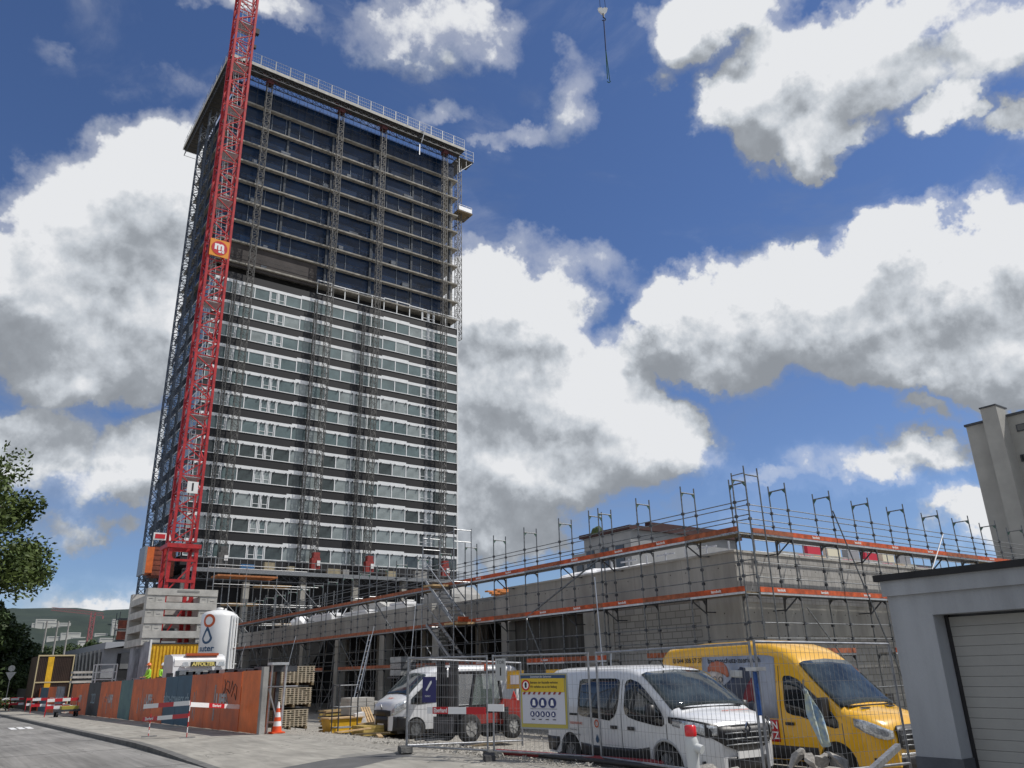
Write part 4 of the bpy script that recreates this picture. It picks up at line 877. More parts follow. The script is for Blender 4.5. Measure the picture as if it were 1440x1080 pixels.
# platform and workers
o=thing('formwork_platform','dark formwork platform behind the hoarding on which two workers stand','platform',(10,50,-.6))
MB().box(9.9,12.2,50.4,53.5,.62,.74).build('deck',wood_d,o)
mb=MB()
for x in (10,12.1):
    for y in (50.5,53.4): mb.bar((x,y,-.7),(x,y,.62),.1)
mb.box(10.9,12.3,50.2,50.3,.74,1.78); mb.build('side_panel',mat('dark_green_board',(.05,.055,.05),.8),o)
def person(x,y,z,face,helmet,vest,lab):
    t=thing('person',lab,'person',(x,y,z),'workers on the platform',world=False); t.rotation_euler=(0,0,face)
    bm=MB(); J={'pel':(0,0,.95),'ch':(0,.0,1.32),'nk':(0,.01,1.5),'hd':(0,.03,1.62),'top':(0,.02,1.74)}
    E=[('pel','ch'),('ch','nk'),('nk','hd'),('hd','top')]; Rr={'pel':.15,'ch':.17,'nk':.065,'hd':.095,'top':.07}
    for s in (-1,1):
        a=str(s); J['sh'+a]=(.19*s,0,1.42);J['el'+a]=(.25*s,.06,1.14);J['wr'+a]=(.2*s,.26,1.05);J['ha'+a]=(.18*s,.33,1.07)
        J['hp'+a]=(.1*s,0,.9);J['kn'+a]=(.12*s,.03,.5);J['an'+a]=(.13*s,0,.09);J['ft'+a]=(.13*s,.16,.04)
        E+=[('ch','sh'+a),('sh'+a,'el'+a),('el'+a,'wr'+a),('wr'+a,'ha'+a),('pel','hp'+a),('hp'+a,'kn'+a),('kn'+a,'an'+a),('an'+a,'ft'+a)]
        Rr.update({'sh'+a:.07,'el'+a:.05,'wr'+a:.035,'ha'+a:.04,'hp'+a:.1,'kn'+a:.065,'an'+a:.045,'ft'+a:.05})
        for q in range(5):
            nm='f%d'%q+a; J[nm]=((.18+(-.03+.015*q)*1.2)*s if q<4 else .13*s,.41 if q<4 else .36,1.06-.01*q); E.append(('ha'+a,nm)); Rr[nm]=.009
    ks=list(J);me=bpy.data.meshes.new('body');me.from_pydata([J[k] for k in ks],[(ks.index(a),ks.index(b)) for a,b in E],[])
    o=bpy.data.objects.new('body',me);COL.objects.link(o);md=o.modifiers.new('skin','SKIN');o.modifiers.new('sub','SUBSURF').levels=1
    for i,k_ in enumerate(ks): me.skin_vertices[0].data[i].radius=(Rr[k_],Rr[k_]); me.skin_vertices[0].data[i].use_root=(k_=='pel')
    dg=bpy.context.evaluated_depsgraph_get(); m2=bpy.data.meshes.new_from_object(o.evaluated_get(dg)); o.modifiers.clear(); o.data=m2
    m2.materials.clear(); m2.materials.append(mat('skin',(.45,.24,.16),.6)); m2.materials.append(mat('work_trousers',(.05,.055,.06),.8)); m2.materials.append(mat(vest[0],vest[1],.7,0,.15,6))
    for p in m2.polygons:
        c=p.center; p.material_index=1 if c.z<.98 else (2 if c.z<1.5 and abs(c.x)<.3 and c.y<.2 else 0); p.use_smooth=True
    o.parent=t; BASE[o.name]=Vector((0,0,0))
    mb=MB(); mb.lathe([(.155,.0),(.125,.01),(.12,.06),(.09,.12),(.03,.15)],(0,.02,1.70),16); mb.box(-.09,.09,.1,.22,1.70,1.715); mb.build('helmet',helmet,t)
    mb=MB(); mb.box(-.05,-.02,.115,.125,1.655,1.67);mb.box(.02,.05,.115,.125,1.655,1.67);mb.box(-.025,.025,.11,.122,1.58,1.59); mb.build('eyes_and_mouth',blackp,t)
    mb=MB(); mb.prism([(-.015,0),(.015,0),(0,.05)],(0,.11,1.60),(1,0,0),(0,0,1),(0,.03,0)); mb.build('nose',MATS['skin'],t)
    return t
hiv=('hi_vis_yellow',(.35,.7,.05))
person(10.62,51,.74,R(100),mat('helmet_orange',(.65,.15,.03),.4),hiv,'worker in a yellow hi-vis vest and orange helmet, beside the white container post')
person(11.5,51.6,.74,R(-150),white,('hi_vis_yellow',(.35,.7,.05)),'worker in a white helmet turned to his left before the yellow container')
# ---------------------------------------------------------------- hoarding wall
hw_=thing('site_hoarding','rusty orange steel hoarding with blue and teal panels and faded graffiti along the pavement','hoarding',(8.7,26,0))
om=mat('hoarding_orange',(.68,.135,.022),.55,0,.42,.9,.1,8,col2=(.36,.085,.03)); om2=mat('hoarding_bright_orange',(.76,.165,.02),.5,0,.25,1.3)
bl=mat('hoarding_blue',(.035,.085,.13),.6,0,.25,1.2); tl_=mat('hoarding_teal',(.045,.10,.12),.6,0,.6,1.0,col2=(.10,.19,.17)); dk=mat('hoarding_dark',(.03,.035,.04),.6,0,.4,2)
scuff=mat('graffiti_grey',(.30,.27,.26),.8,0,.4,5)
segs=[(25.85,27.7,om2),(27.75,33.95,om),(34.0,38.2,bl),(38.25,44.9,om),(44.95,47.95,tl_),(48.0,53.8,om),(53.85,58.0,dk),(58.05,64.8,om)]
for i,(a,b,m_) in enumerate(segs):
    mb=MB();n=max(1,int((b-a)/1.9))
    for j in range(n):
        y0=a+(b-a)*j/n;y1=a+(b-a)*(j+1)/n-.03; zb=street((y0+y1)/2)
        mb.box(8.7,8.78,y0,y1,zb+.02,zb+1.86)
    o=mb.build('panel',m_,hw_)
    zb=street((a+b)/2)
    if i in (1,3,5,7):
        mb=MB(); random.seed(i)
        for q in range(1):
            y=a+.8+random.random()*(b-a-1.2);z=zb+.3+random.random()*.9
            P=[(y+random.uniform(-.3,.3),z+random.uniform(-.25,.3)) for _ in range(6)]
            for p,q2 in zip(P,P[1:]): mb.bar((8.69,p[0],p[1]),(8.69,q2[0],q2[1]),.012,.07 if q%2 else .03)
        mb.build('scuff_mark',scuff,o)
        for q in range(3):
            y=a+.3+random.random()*(b-a-.6); MB().box(8.694,8.699,y,y+random.uniform(.05,.2),zb+random.uniform(.2,.6),zb+random.uniform(1,1.5)).build('scuff_mark',scuff,o)
        text('UFF',.55,(8.69,(a+b)/2-(1.0 if i==1 else .6),zb+.95),(0,-1,0),(0,0,1),mat('faded_white',(.42,.40,.40),.8,0,.4,4),o,ext=.001,bold=.03,sx=1.3)
    if i==2: text('alto-towers.ch',.58,(8.69,36.1,zb+1.0),(0,-1,0),(0,0,1),mat('pale_blue_print',(.25,.33,.38),.7),o,ext=.001,bold=.004,sx=1.22)
    if i==6: text('2023',.8,(8.69,55.9,zb+.95),(0,-1,0),(0,0,1),mat('pale_blue_print',(.25,.33,.38)),o,ext=.001,sx=.9)
    if i==1: # black tag
        mb=MB(); cc=[(30.6-.5,1.55),(30.2,1.65),(30.0,1.3),(30.3,1.15),(29.9,1.6),(29.6,1.55),(29.65,1.25),(29.9,1.35),(29.5,1.2),(29.3,1.6),(29.15,1.3),(29.3,1.1),(29.0,1.5),(28.75,1.4),(28.8,1.0),(29.0,1.2)]
        cc=[(y-.6,z-.05) for y,z in cc]
        for p,q2 in zip(cc,cc[1:]): mb.bar((8.692,p[0],p[1]),(8.692,q2[0],q2[1]),.008,.025)
        mb.build('black_tag',blackp,o)
mb=MB(); mb.box(8.70,8.86,25.62,25.85,-.05,1.95); mb.build('end_post',conc,hw_)
for y in [26+2*i for i in range(20)]: MB().bar((8.85,y,street(y)),(8.85,y,street(y)+1.93),.07).build('support_post',steel_d,hw_)
random.seed(11)
o=thing('stored_sheets','loose dark sheets and planks lying along the top behind the orange hoarding','stack',(9.4,30,0)); mb=MB()
for i in range(10):
    y=26.3+i*1.1; mb.box(9.1,9.9+random.random()*.3,y,y+1.5,1.78+random.random()*.03,1.9+random.random()*.08,0 if random.random()<.6 else 1)
for y in (26.6,31.5,36.5): mb.bar((9.5,y,gz(9.5,y)),(9.5,y,1.8),.12)
mb.build('sheets',[steel_d,conc_l],o)
# second hoarding farther along with colourful panels
h2=thing('site_hoarding','distant red and grey hoarding beyond the pavement bend at far left','hoarding',(8.2,70,-.5))
segs2=[(66,69.5,mat('mesh_grey',(.22,.23,.25),.7,0,.6,3)),(69.5,74,om),(74,79,bl),(79,90,om),(90,99,dk)]
for a,b,m_ in segs2: MB().box(8.3,8.4,a,b,street(a)-.1,street(a)+1.75).build('panel',m_,h2)
# ---------------------------------------------------------------- garage (right foreground)
ga=thing('garage','pale grey flat-roofed garage with a ribbed sectional door, cut by the right picture edge','garage',(10,4.5,-.6))
pl=mat('garage_plaster',(.33,.345,.365),.9,0,.2,1.1,.25,70,stretch=(1.5,1.5,.3)); pd=mat('plinth_grey',(.09,.098,.11),.85,0,.25,2,.15,50)
GX=10.0
mb=MB(); mb.box(GX,GX+6,-3,5.66,2.17,2.62); mb.box(GX+.0,GX+.35,5.12,5.66,.56,2.17); mb.box(GX+.35,GX+6,5.4,5.66,.56,2.17); mb.build('wall',pl,ga)
mb=MB(); mb.box(GX-.045,GX,-3,5.70,2.43,2.62); mb.build('fascia',pl,ga)
MB().box(GX-.09,GX+6.1,-3.05,5.76,2.62,2.70).build('roof_edge',mat('black_roofing',(.018,.018,.02),.8,0,.3,5),ga)
mb=MB(); mb.box(GX-.012,GX+.36,5.10,5.67,-.6,.56); mb.box(GX+.36,GX+6,5.41,5.67,-.6,.56); mb.build('plinth',pd,ga)
gd=mat('garage_door_paint',(.31,.31,.295),.6,0,.08,2)
mb=MB(); zt=2.14; 
for i in range(24):
    z=zt-.115*i; big=(i%4==0)
    mb.box(GX+.27,GX+.30,1.2,5.07,z-.111,z-.0)
    if big: pass
o=mb.build('door',gd,ga); MB().box(GX+.30,GX+.33,1.0,5.15,-.6,2.17).build('joint_backing',steel_d,ga)
MB().box(GX+.255,GX+.31,5.07,5.115,-.6,2.165).build('seal',blk,ga)
# ---------------------------------------------------------------- right tower block
rb=thing('apartment_block','grey beige concrete high-rise with a projecting stair pilaster and small windows at the right edge','building',(80,25,0))
bc=mat('beige_concrete',(.40,.395,.37),.9,0,.18,.25)
mb=MB(); mb.box(73.6,90,14,31.2,-1,21.5); mb.build('wall',bc,rb)
mb=MB(); mb.box(71.9,73.6,27.7,29.0,-1,22.3); mb.build('pilaster',bc,rb)
mb=MB(); mb.box(73.45,90,13.8,27.7,21.5,21.7);mb.box(73.45,90,29.0,31.3,21.5,21.7); mb.box(71.8,74,27.65,29.05,22.3,22.42); mb.build('roof_edge',steel_d,rb)
for f in range(8):
    z=20.0-2.62*f
    for y0 in (26.4,22.5,18.5): 
        w_=.75 if f==0 else 1.0
        o=MB().box(73.50,73.62,y0,y0+w_,z,z+.62).build('window',steel_d,rb); MB().box(73.485,73.50,y0+.1,y0+w_-.1,z+.08,z+.54).build('pane',glass_d,o)
# ---------------------------------------------------------------- mobile fences
fz=mat('fence_galv',(.30,.31,.33),.4,.6,.3,8)
def fence_panel(a,b,za,zb,lab,lean=0,hgt=1.97,step=.105,base=(0,0)):
    a=Vector((a[0],a[1],za));b=Vector((b[0],b[1],zb)); L_=(b-a).length; D=(b-a).normalized(); Z=Vector((lean*-D.y,lean*D.x,1)).normalized()
    t=thing('mobile_fence',lab,'fence panel',tuple(a),'mobile mesh fence panels along the yard')
    mb=MB()
    for p in (a+D*.04,b-D*.04): mb.tube(p,p+Z*(hgt+.03),.021,8)
    mb.tube(a+D*.04+Z*hgt,b-D*.04+Z*hgt,.021,8); mb.tube(a+D*.04+Z*.12,b-D*.04+Z*.12,.021,8); mb.build('tube_frame',fz,t)
    mb=MB();n=int(L_/step)
    for i in range(1,n): p=a+D*(L_*i/n); mb.bar(p+Z*.12,p+Z*hgt,.0036)
    for h in (.35,.62,.88,1.14,1.40,1.66,1.82): mb.bar(a+D*.04+Z*h,b-D*.04+Z*h,.0045)
    mb.build('wire_mesh',fz,t)
    return t,a,b,D,Z
fa,fb,fc=(9.17,17.1),(9.91,14.83),(10.67,12.37)
f1=fence_panel(fa,fb,0,-.02,'mesh fence panel farthest along the yard edge, carrying the blue sign')
f2=fence_panel((9.94,14.75),fc,-.02,-.04,'middle mesh fence panel carrying the yellow bordered safety sign')
f3=fence_panel((10.72,12.27),(10.05,7.95),-.04,-.02,'mesh fence panel in front of the nearer white van',lean=.0)
f4=fence_panel((10.12,7.98),(13.5,7.75),0,-.05,'mesh fence panel in front of the yellow van beside the garage')
f5=fence_panel((9.2,17.2),(12.75,17.5),0,-.14,'mesh fence panel turned inward into the yard in front of the forklift')
foot=mat('fence_foot_concrete',(.10,.10,.095),.9,0,.4,6,.3,30)
for i,(x,y,lab) in enumerate(((9.93,14.8,'dark block foot under the fence joint left of the safety sign'),(10.7,12.33,'block foot under the fence joint right of the safety sign'),(9.15,17.15,'block foot at the free far end of the fence'),(10.05,7.95,'block foot at the fence corner in front of the vans'))):
    t=MB(); t.prism([(-.35,0),(.35,0),(.3,.11),(-.3,.11)],(x-.11,y,gz(x,y)-.0),(.35,.93,0),(0,0,1),(.24,-.09,0)); tag(t.build('block_weight',foot,None),lab,'fence foot','feet of the mobile fence')
# fence clamps / blue tape on the leaning post
t=MB(); t.tube((10.06,7.95,.95),(10.06,7.95,1.55),.032,8); tag(t.build('blue_tape',mat('blue_tape',(.015,.07,.25),.4,0,.4,20),None),'blue adhesive tape wound round the fence corner post','tape')
t=MB(); t.box(9.98,10.2,7.85,8.05,1.56,1.61); tag(t.build('fence_clamp',steel_l,None),'steel clamp joining the two fence panels at the corner','clamp')
# safety sign on f2
D=f2[3]; nrm=Vector((-D.y,D.x,0)); nrm=-nrm if nrm.x>0 else nrm   # towards the street
A=Vector((9.91,14.83,0)); dd=(Vector((fc[0],fc[1],0))-A)
def on(t,z,off=.05): return A+dd*t+nrm*off+Vector((0,0,z))
sg=thing('safety_sign','large safety notice with a yellow border and blue mandatory symbols hung on the mesh fence','sign',tuple(on(.57,.55,0)))
W_=dd.length; u0,u1=.34*W_,.80*W_
O=A+nrm*.03; U=D
def panel(parent,x0,x1,z0,z1,off,m,name,th=.006):
    mb=MB(); mb.prism([(x0,z0),(x1,z0),(x1,z1),(x0,z1)],A+nrm*off,U,(0,0,1),nrm*th); return mb.build(name,m,parent)
alusign=mat('sign_frame_alu',(.33,.36,.38),.4,.6)
b=panel(sg,u0,u1,.55,1.6,.03,alusign,'frame',.02)
panel(sg,u0+.03,u1-.03,.58,1.57,.052,mat('sign_olive_yellow',(.42,.36,.08),.5),'border')
f_=panel(sg,u0+.07,u1-.07,.65,1.53,.060,mat('sign_pale',(.55,.56,.62),.5),'sign_face')
panel(sg,u0+.04,u1-.04,1.50,1.56,.068,mat('sign_blue_strip',(.02,.06,.15),.5),'blue_strip',.003)
panel(sg,u0+.07,u1-.07,1.24,1.50,.068,mat('sign_yellow',(.62,.44,.03),.5),'yellow_header',.003)
SO=lambda x,z,off=.073:A+D*(u0+x)+nrm*off+Vector((0,0,z))
SU=tuple(D)
text('Gemeinsam für Sicherheit',.05,SO(.55,1.53,.073),SU,(0,0,1),whitep,sg,ext=.0005)
text('Betreten der Baustelle verboten.',.062,SO(.28,1.42),SU,(0,0,1),blackp,sg,align='LEFT',ext=.0005,bold=.001,sx=.85)
text('Wir verhalten uns an der Stellung angepasst.'[:34],.062,SO(.28,1.34),SU,(0,0,1),blackp,sg,align='LEFT',ext=.0005,bold=.001,sx=.78)
mb=MB(); ring(0,0,.075,.105,SO(.17,1.37),U,(0,0,1),nrm*.004,mb,n=20); mb.build('prohibition_ring',redtxt,sg)
mb=MB(); mb.prism(ell(0,0,.075,.075,16),SO(.17,1.37,.071),U,(0,0,1),nrm*.002); mb.build('ring_field',whitep,sg)
mb=MB(); mb.prism([(-.02,-.05),(.02,-.05),(.03,.03),(0,.06),(-.03,.03)],SO(.17,1.37,.074),U,(0,0,1),nrm*.002); mb.build('figure',blackp,sg)
mb=MB()
for i in range(8): mb.prism([(0,0),(.05,0),(.08,.05),(.03,.05)],SO(.09+i*.125,1.195),U,(0,0,1),nrm*.002)
mb.build('hazard_stripe',mat('dark_red_stripe',(.25,.03,.03),.5),sg)
wd=u1-u0
for (xx,zz,r_) in ((.38,1.04,.095),(.60,1.04,.095),(.84,1.04,.095),(.33,.83,.052),(.46,.83,.052),(.59,.83,.052),(.72,.83,.052),(.86,.83,.052)):
    xx=xx*wd/1.22; m_=MB(); m_.prism(ell(0,0,r_,r_,18),SO(xx,zz),U,(0,0,1),nrm*.003); o=m_.build('symbol_disc',navy,sg)
    m_=MB(); s_=r_/.095; k_=random.random()
    m_.prism([(-.04*s_,-.05*s_),(.04*s_,-.05*s_),(.03*s_,.02*s_),(-.03*s_,.02*s_)],SO(xx,zz,.077),U,(0,0,1),nrm*.002); m_.prism(ell(0,.03*s_,.03*s_,.03*s_,10),SO(xx,zz,.0775),U,(0,0,1),nrm*.002); m_.build('pictogram',whitep,o)
panel(sg,u0+.27,u0+.93,.925,.930,.073,blackp,'rule_line',.001)
for i in range(4): panel(sg,u0+.30+i*.17,u0+.38+i*.17,.725,.74,.073,steel_d,'caption_line',.001)
# TOR 1 sign
tr=thing('gate_sign','narrow white gate sign reading TOR 1 on the fence left of the safety notice','sign',tuple(on(.15,1.45,0)))
panel(tr,.09*W_,.195*W_,1.46,1.90,.03,mat('sign_greyish',(.42,.43,.43),.5),'sign_face',.01)
text('TOR',.10,A+D*(.143*W_)+nrm*.042+Vector((0,0,1.82)),SU,(0,0,1),blackp,tr,ext=.0005); text('1',.22,A+D*(.143*W_)+nrm*.042+Vector((0,0,1.63)),SU,(0,0,1),blackp,tr,ext=.0005,bold=.006)
# blue sign on f1
D1=f1[3];A1=f1[1];n1_=Vector((-D1.y,D1.x,0)); n1_=-n1_ if n1_.x>0 else n1_; W1=(f1[2]-f1[1]).length
bs=thing('blue_sign','dark blue portrait sign with a white pen-like drawing, hanging on the far fence panel','sign',tuple(A1+D1*.3*W1+Vector((0,0,1.0))))
def pan1(x0,x1,z0,z1,off,m,name,par,pts=None):
    mb=MB(); mb.prism(pts or [(x0,z0),(x1,z0),(x1,z1),(x0,z1)],A1+n1_*off,D1,(0,0,1),n1_*.005); return mb.build(name,m,par)
pan1(.215*W1,.385*W1,1.03,1.57,.03,mat('sign_indigo',(.025,.025,.13),.5),'sign_face',bs)
pan1(0,0,0,0,.037,whitep,'pen_drawing',bs,[(.62,1.29),(.66,1.27),(.80,1.44),(.79,1.49),(.75,1.47)])
text('PAPERT',.05,A1+D1*.68+n1_*.038+Vector((0,0,1.16)),tuple(D1),(0,0,1),whitep,bs,ext=.0005)
# red-white board on the fence
bb=thing('barrier_board','red and white barrier board with white lettering fixed across the mesh fence before the forklift','barrier board',tuple(A1+D1*.3*W1+Vector((0,0,.85))))
P0=A1+D1*(.29*W1)+n1_*.05; P1=A+dd*.0+nrm*.06; P2=A+dd*.20+nrm*.06
lens=[(0,.14,1),(.14,.52,0),(.52,.95,1),(.95,1.38,0)]
Dp=(P1-P0).normalized()
for q0,q1,wh in lens: 
    mb=MB(); mb.prism([(q0*1.2,.80),(q1*1.2,.80),(q1*1.2,.94),(q0*1.2,.94)],P0,Dp,(0,0,1),n1_*.02); mb.build('white_field' if wh else 'red_field',whitep if wh else redtxt,bb)
mb=MB(); mb.prism([(.0,.86),(.42,.86),(.42,1.0),(0,1.0)],P1+D*.04,D,(0,0,1),nrm*.02); mb.build('white_field',whitep,bb)
text('Eberhard',.125,P0+Dp*.40+n1_*.023+Vector((0,0,.87)),tuple(Dp),(0,0,1),whitep,bb,ext=.0005,bold=.003,sx=.85)
# ---------------------------------------------------------------- street barrier
ba=thing('street_barrier','red and white two-board barrier on thin posts standing on the pavement before the orange hoarding','barrier',(6.4,27.2,0))
Pa,Pb=Vector((6.07,28.07,0)),Vector((6.76,26.29,0)); E_=(Pb-Pa);En=E_.normalized();nb=Vector((-En.y,En.x,0)); nb=-nb if nb.x>0 else nb; Lb=E_.length
rw=mat('reflective_red',(.50,.02,.03),.4)
for p,h in ((Pa,.66),(Pb,1.04)):
    mb=MB(); 
    for q in range(7): mb.tube(p+Vector((0,0,h*q/7)),p+Vector((0,0,h*(q+1)/7)),.014,6,m=q%2)
    mb.build('post',[rw,whitep],ba)
MB().bar(Pa+Vector((-.2,0,.01)),Pa+Vector((.25,0,.01)),.03).bar(Pb+Vector((-.2,0,.01)),Pb+Vector((.25,0,.01)),.03).build('foot',steel,ba)
def board(p,q,h,n,parent,first):
    p,q=Vector(p),Vector(q); d=(q-p)/n
    for i in range(n):
        a=p+d*i;b=p+d*(i+1); mb=MB(); mb.add([a,b,b+Vector((0,0,h)),a+Vector((0,0,h)),a-nb*.02,b-nb*.02,b-nb*.02+Vector((0,0,h)),a-nb*.02+Vector((0,0,h))],[(0,1,2,3),(7,6,5,4),(0,4,5,1),(1,5,6,2),(2,6,7,3),(3,7,4,0)])
        mb.build('red_field' if (i+first)%2 else 'white_field',rw if (i+first)%2 else whitep,parent)
board(Pa-En*.4+nb*.03+Vector((0,0,.80)),Pb+nb*.03+Vector((0,0,.905)),.13,3,ba,0)
board(Pa-En*.36+nb*.03+Vector((0,0,.43)),Pb+nb*.03+Vector((0,0,.56)),.12,3,ba,1)
text('Eberhard',.12,Pa-En*.02+nb*.034+Vector((0,0,.515)),tuple((En+Vector((0,0,.06))).normalized()),(0,0,1),whitep,ba,ext=.0005,bold=.003,sx=.95)
b2=thing('barrier_plank','long red and white barrier board running from the pavement barrier towards the orange wall','barrier board',(7.6,26.8,.7))
q0=Pb+Vector((.02,.02,.86));q1=Vector((8.55,27.25,.70)); nb=Vector((-.45,-.9,0)).normalized()
board(q0,q0+(q1-q0)*.36,.13,1,b2,0);board(q0+(q1-q0)*.36,q0+(q1-q0)*.68,.13,1,b2,1);board(q0+(q1-q0)*.68,q0+(q1-q0)*.93,.13,1,b2,0);board(q0+(q1-q0)*.93,q1,.13,1,b2,0)
text('Eberhard',.11,q0+(q1-q0)*.52+Vector((0,0,.065))+nb*.004,tuple((q1-q0).normalized()),(0,0,1),whitep,b2,ext=.0005,bold=.003,sx=.85)
# cone
cn=thing('traffic_cone','orange and white banded traffic cone standing at the yard entrance by the hoarding end','traffic cone',(9.35,25.9,0)); cx,cy,cz=9.35,25.9,gz(9.35,25.9)
corange=mat('cone_orange',(.75,.09,.02),.5)
mb=MB(); mb.box(cx-.2,cx+.2,cy-.2,cy+.2,cz,cz+.04); mb.build('base',corange,cn)
hs=[.04,.2,.34,.46,.6,.72,.9]
rr_=lambda h:.155-.13*h/.9
for i in range(6): MB().lathe([(rr_(hs[i]),hs[i]),(rr_(hs[i+1]),hs[i+1])],(cx,cy,cz),16).build('reflective_band' if i%2 else 'cone_body',whitep if i%2 else corange,cn)
# gate post frame by the wall end
gp=thing('steel_gate','grey steel gate post frame leaning at the end of the orange hoarding','gate',(9.6,26.3,0)); mb=MB()
for x,y in ((9.15,26.3),(9.5,26.0)): mb.tube((x,y,-.05),(x+.05,y,2.05),.045,8)
mb.box(9.05,9.6,25.9,26.35,2.0,2.08); mb.tube((9.1,26.3,1.35),(9.9,25.8,1.35),.025,6); mb.tube((9.15,26.3,.3),(9.5,26,.3),.03,6); mb.bar((9.5,26,0),(9.1,26.2,1.3),.04); mb.build('post_frame',steel_l,gp)
# ---------------------------------------------------------------- bollard lamp, flag, rubble, pipes
bl_=thing('warning_lamp','red warning lamp with a white cylindrical body standing in front of the nearer white van','warning lamp',(8.3,7.7,0)); lx,ly=7.47,6.93
mb=MB(); mb.lathe([(.05,-.02),(.055,.3),(.075,.72),(.08,.82),(.06,.88)],(lx,ly,0),14); mb.tube((lx,ly-.02,.77),(lx+.02,ly-.14,.74),.05,10); mb.build('body',mat('lamp_body',(.55,.57,.57),.5),bl_)
mb=MB(); mb.lathe([(.066,.88),(.07,.9),(.068,.985),(.05,1.0)],(lx,ly,0),14); mb.build('red_lens',mat('red_lens',(.62,.015,.02),.25,0,.1,2,coat=.5),bl_)
fl=thing('flag','crumpled light blue and yellow cloth banner hanging from the fence before the yellow van','flag',(11.2,7.75,.6)); mb=MB()
vs=[];nu,nv=7,12
for j in range(nv):
    t=j/(nv-1)
    for i in range(nu):
        s=i/(nu-1); wdt=.02+.26*min(1,t*2.2)
        x=10.82+ .30*t + (s-.5)*wdt ; z=1.30-.80*t-.03*math.sin(s*3.2); y=7.72-.05+.035*math.sin(s*9+t*4)
        vs.append((x,y,z))
mb.add(vs,[(j*nu+i,j*nu+i+1,(j+1)*nu+i+1,(j+1)*nu+i) for j in range(nv-1) for i in range(nu-1)],0,True)
o=mb.build('cloth',mat('flag_cloth',(.22,.38,.62),.7,0,.3,9,col2=(.62,.66,.50)),fl,fix=False); sm_=o.modifiers.new('s','SOLIDIFY'); sm_.thickness=.006
MB().tube((10.80,7.68,1.22),(10.82,7.68,1.42),.012,6).build('rod',steel,fl)
random.seed(5)
rbm=mat('rubble_concrete',(.36,.34,.31),.95,0,.4,5,.5,25)
def rock(x,y,z,r,lab,i,m_):
    bm=bmesh.new(); sc_=Vector((random.uniform(.9,1.7),random.uniform(.6,1.1),random.uniform(.35,.8)))*r
    for _ in range(14):
        v=Vector((random.uniform(-1,1),random.uniform(-1,1),random.uniform(-1,1))); v=v/max(abs(v.x),abs(v.y),abs(v.z))*random.uniform(.75,1.0); bm.verts.new(Vector((v.x*sc_.x,v.y*sc_.y,v.z*sc_.z)))
    h=bmesh.ops.convex_hull(bm,input=bm.verts[:]); bmesh.ops.delete(bm,geom=[g for g in h['geom_interior'] if isinstance(g,bmesh.types.BMVert)],context='VERTS')
    me=bpy.data.meshes.new('rubble_chunk');bm.to_mesh(me);bm.free();me.materials.append(m_);o=bpy.data.objects.new('rubble_chunk',me);COL.objects.link(o);o.location=(x,y,z);o.rotation_euler=(random.random()*.6,random.random()*.6,random.random()*6)
    tag(o,lab,'rubble',"chunks of broken concrete at the foot of the fence")
pos=[]
for i in range(90):
    t=random.random(); x=8.5+t*3.3; y=7.5-.35*t+random.uniform(-.9,.5); r=random.uniform(.04,.10)
    if i<16: r=random.uniform(.09,.16)
    z=-.03+(.24*max(0,1-abs(t-.35)*1.7) if i<26 else .05)+r*.2+(.22 if i<8 else 0); rock(x,y,z,r,'chunk of broken concrete in the rubble heap before the vans',i,rbm if i%9 or i<16 else mat('rubble_brick',(.25,.12,.08),.95,0,.3,5))
lump('crushed_concrete','low heap of crushed concrete under the rubble chunks before the vans','rubble heap',10.0,7.2,-.02,1.9,.9,.28,rbm,9)
o=thing('red_pipe','dark red pipe lying on the ground along the fence foot','pipe',(10.4,14.2,0)); MB().tube((10.08,14.8,.07),(11.25,10.1,.03),.055,10).build('tube',mat('pipe_red',(.20,.015,.02),.5),o)
o=thing('black_pipe','black pipe lying next to the dark red pipe by the fence','pipe',(10.4,13.2,0)); MB().tube((10.35,13.7,.05),(10.6,9.4,.04),.045,10).build('tube',blk,o)
o=thing('steel_bar','long grey square steel bar lying low between fence and garage','bar',(11,6.6,0)); MB().bar((10.5,6.75,.18),(12.6,7.4,.40),.08).build('bar',steel,o)
o=MB(); o.prism([(-.3,0),(.3,0),(.22,.1),(.1,.16),(-.2,.13)],(9.35,14.2,-.03),(.5,.85,0),(0,0,1),(.2,-.1,0)); tag(o.build('sand_bag',mat('bag_black',(.03,.03,.03),.8,0,.3,5),None),'crumpled black bag lying at the fence foot','bag')
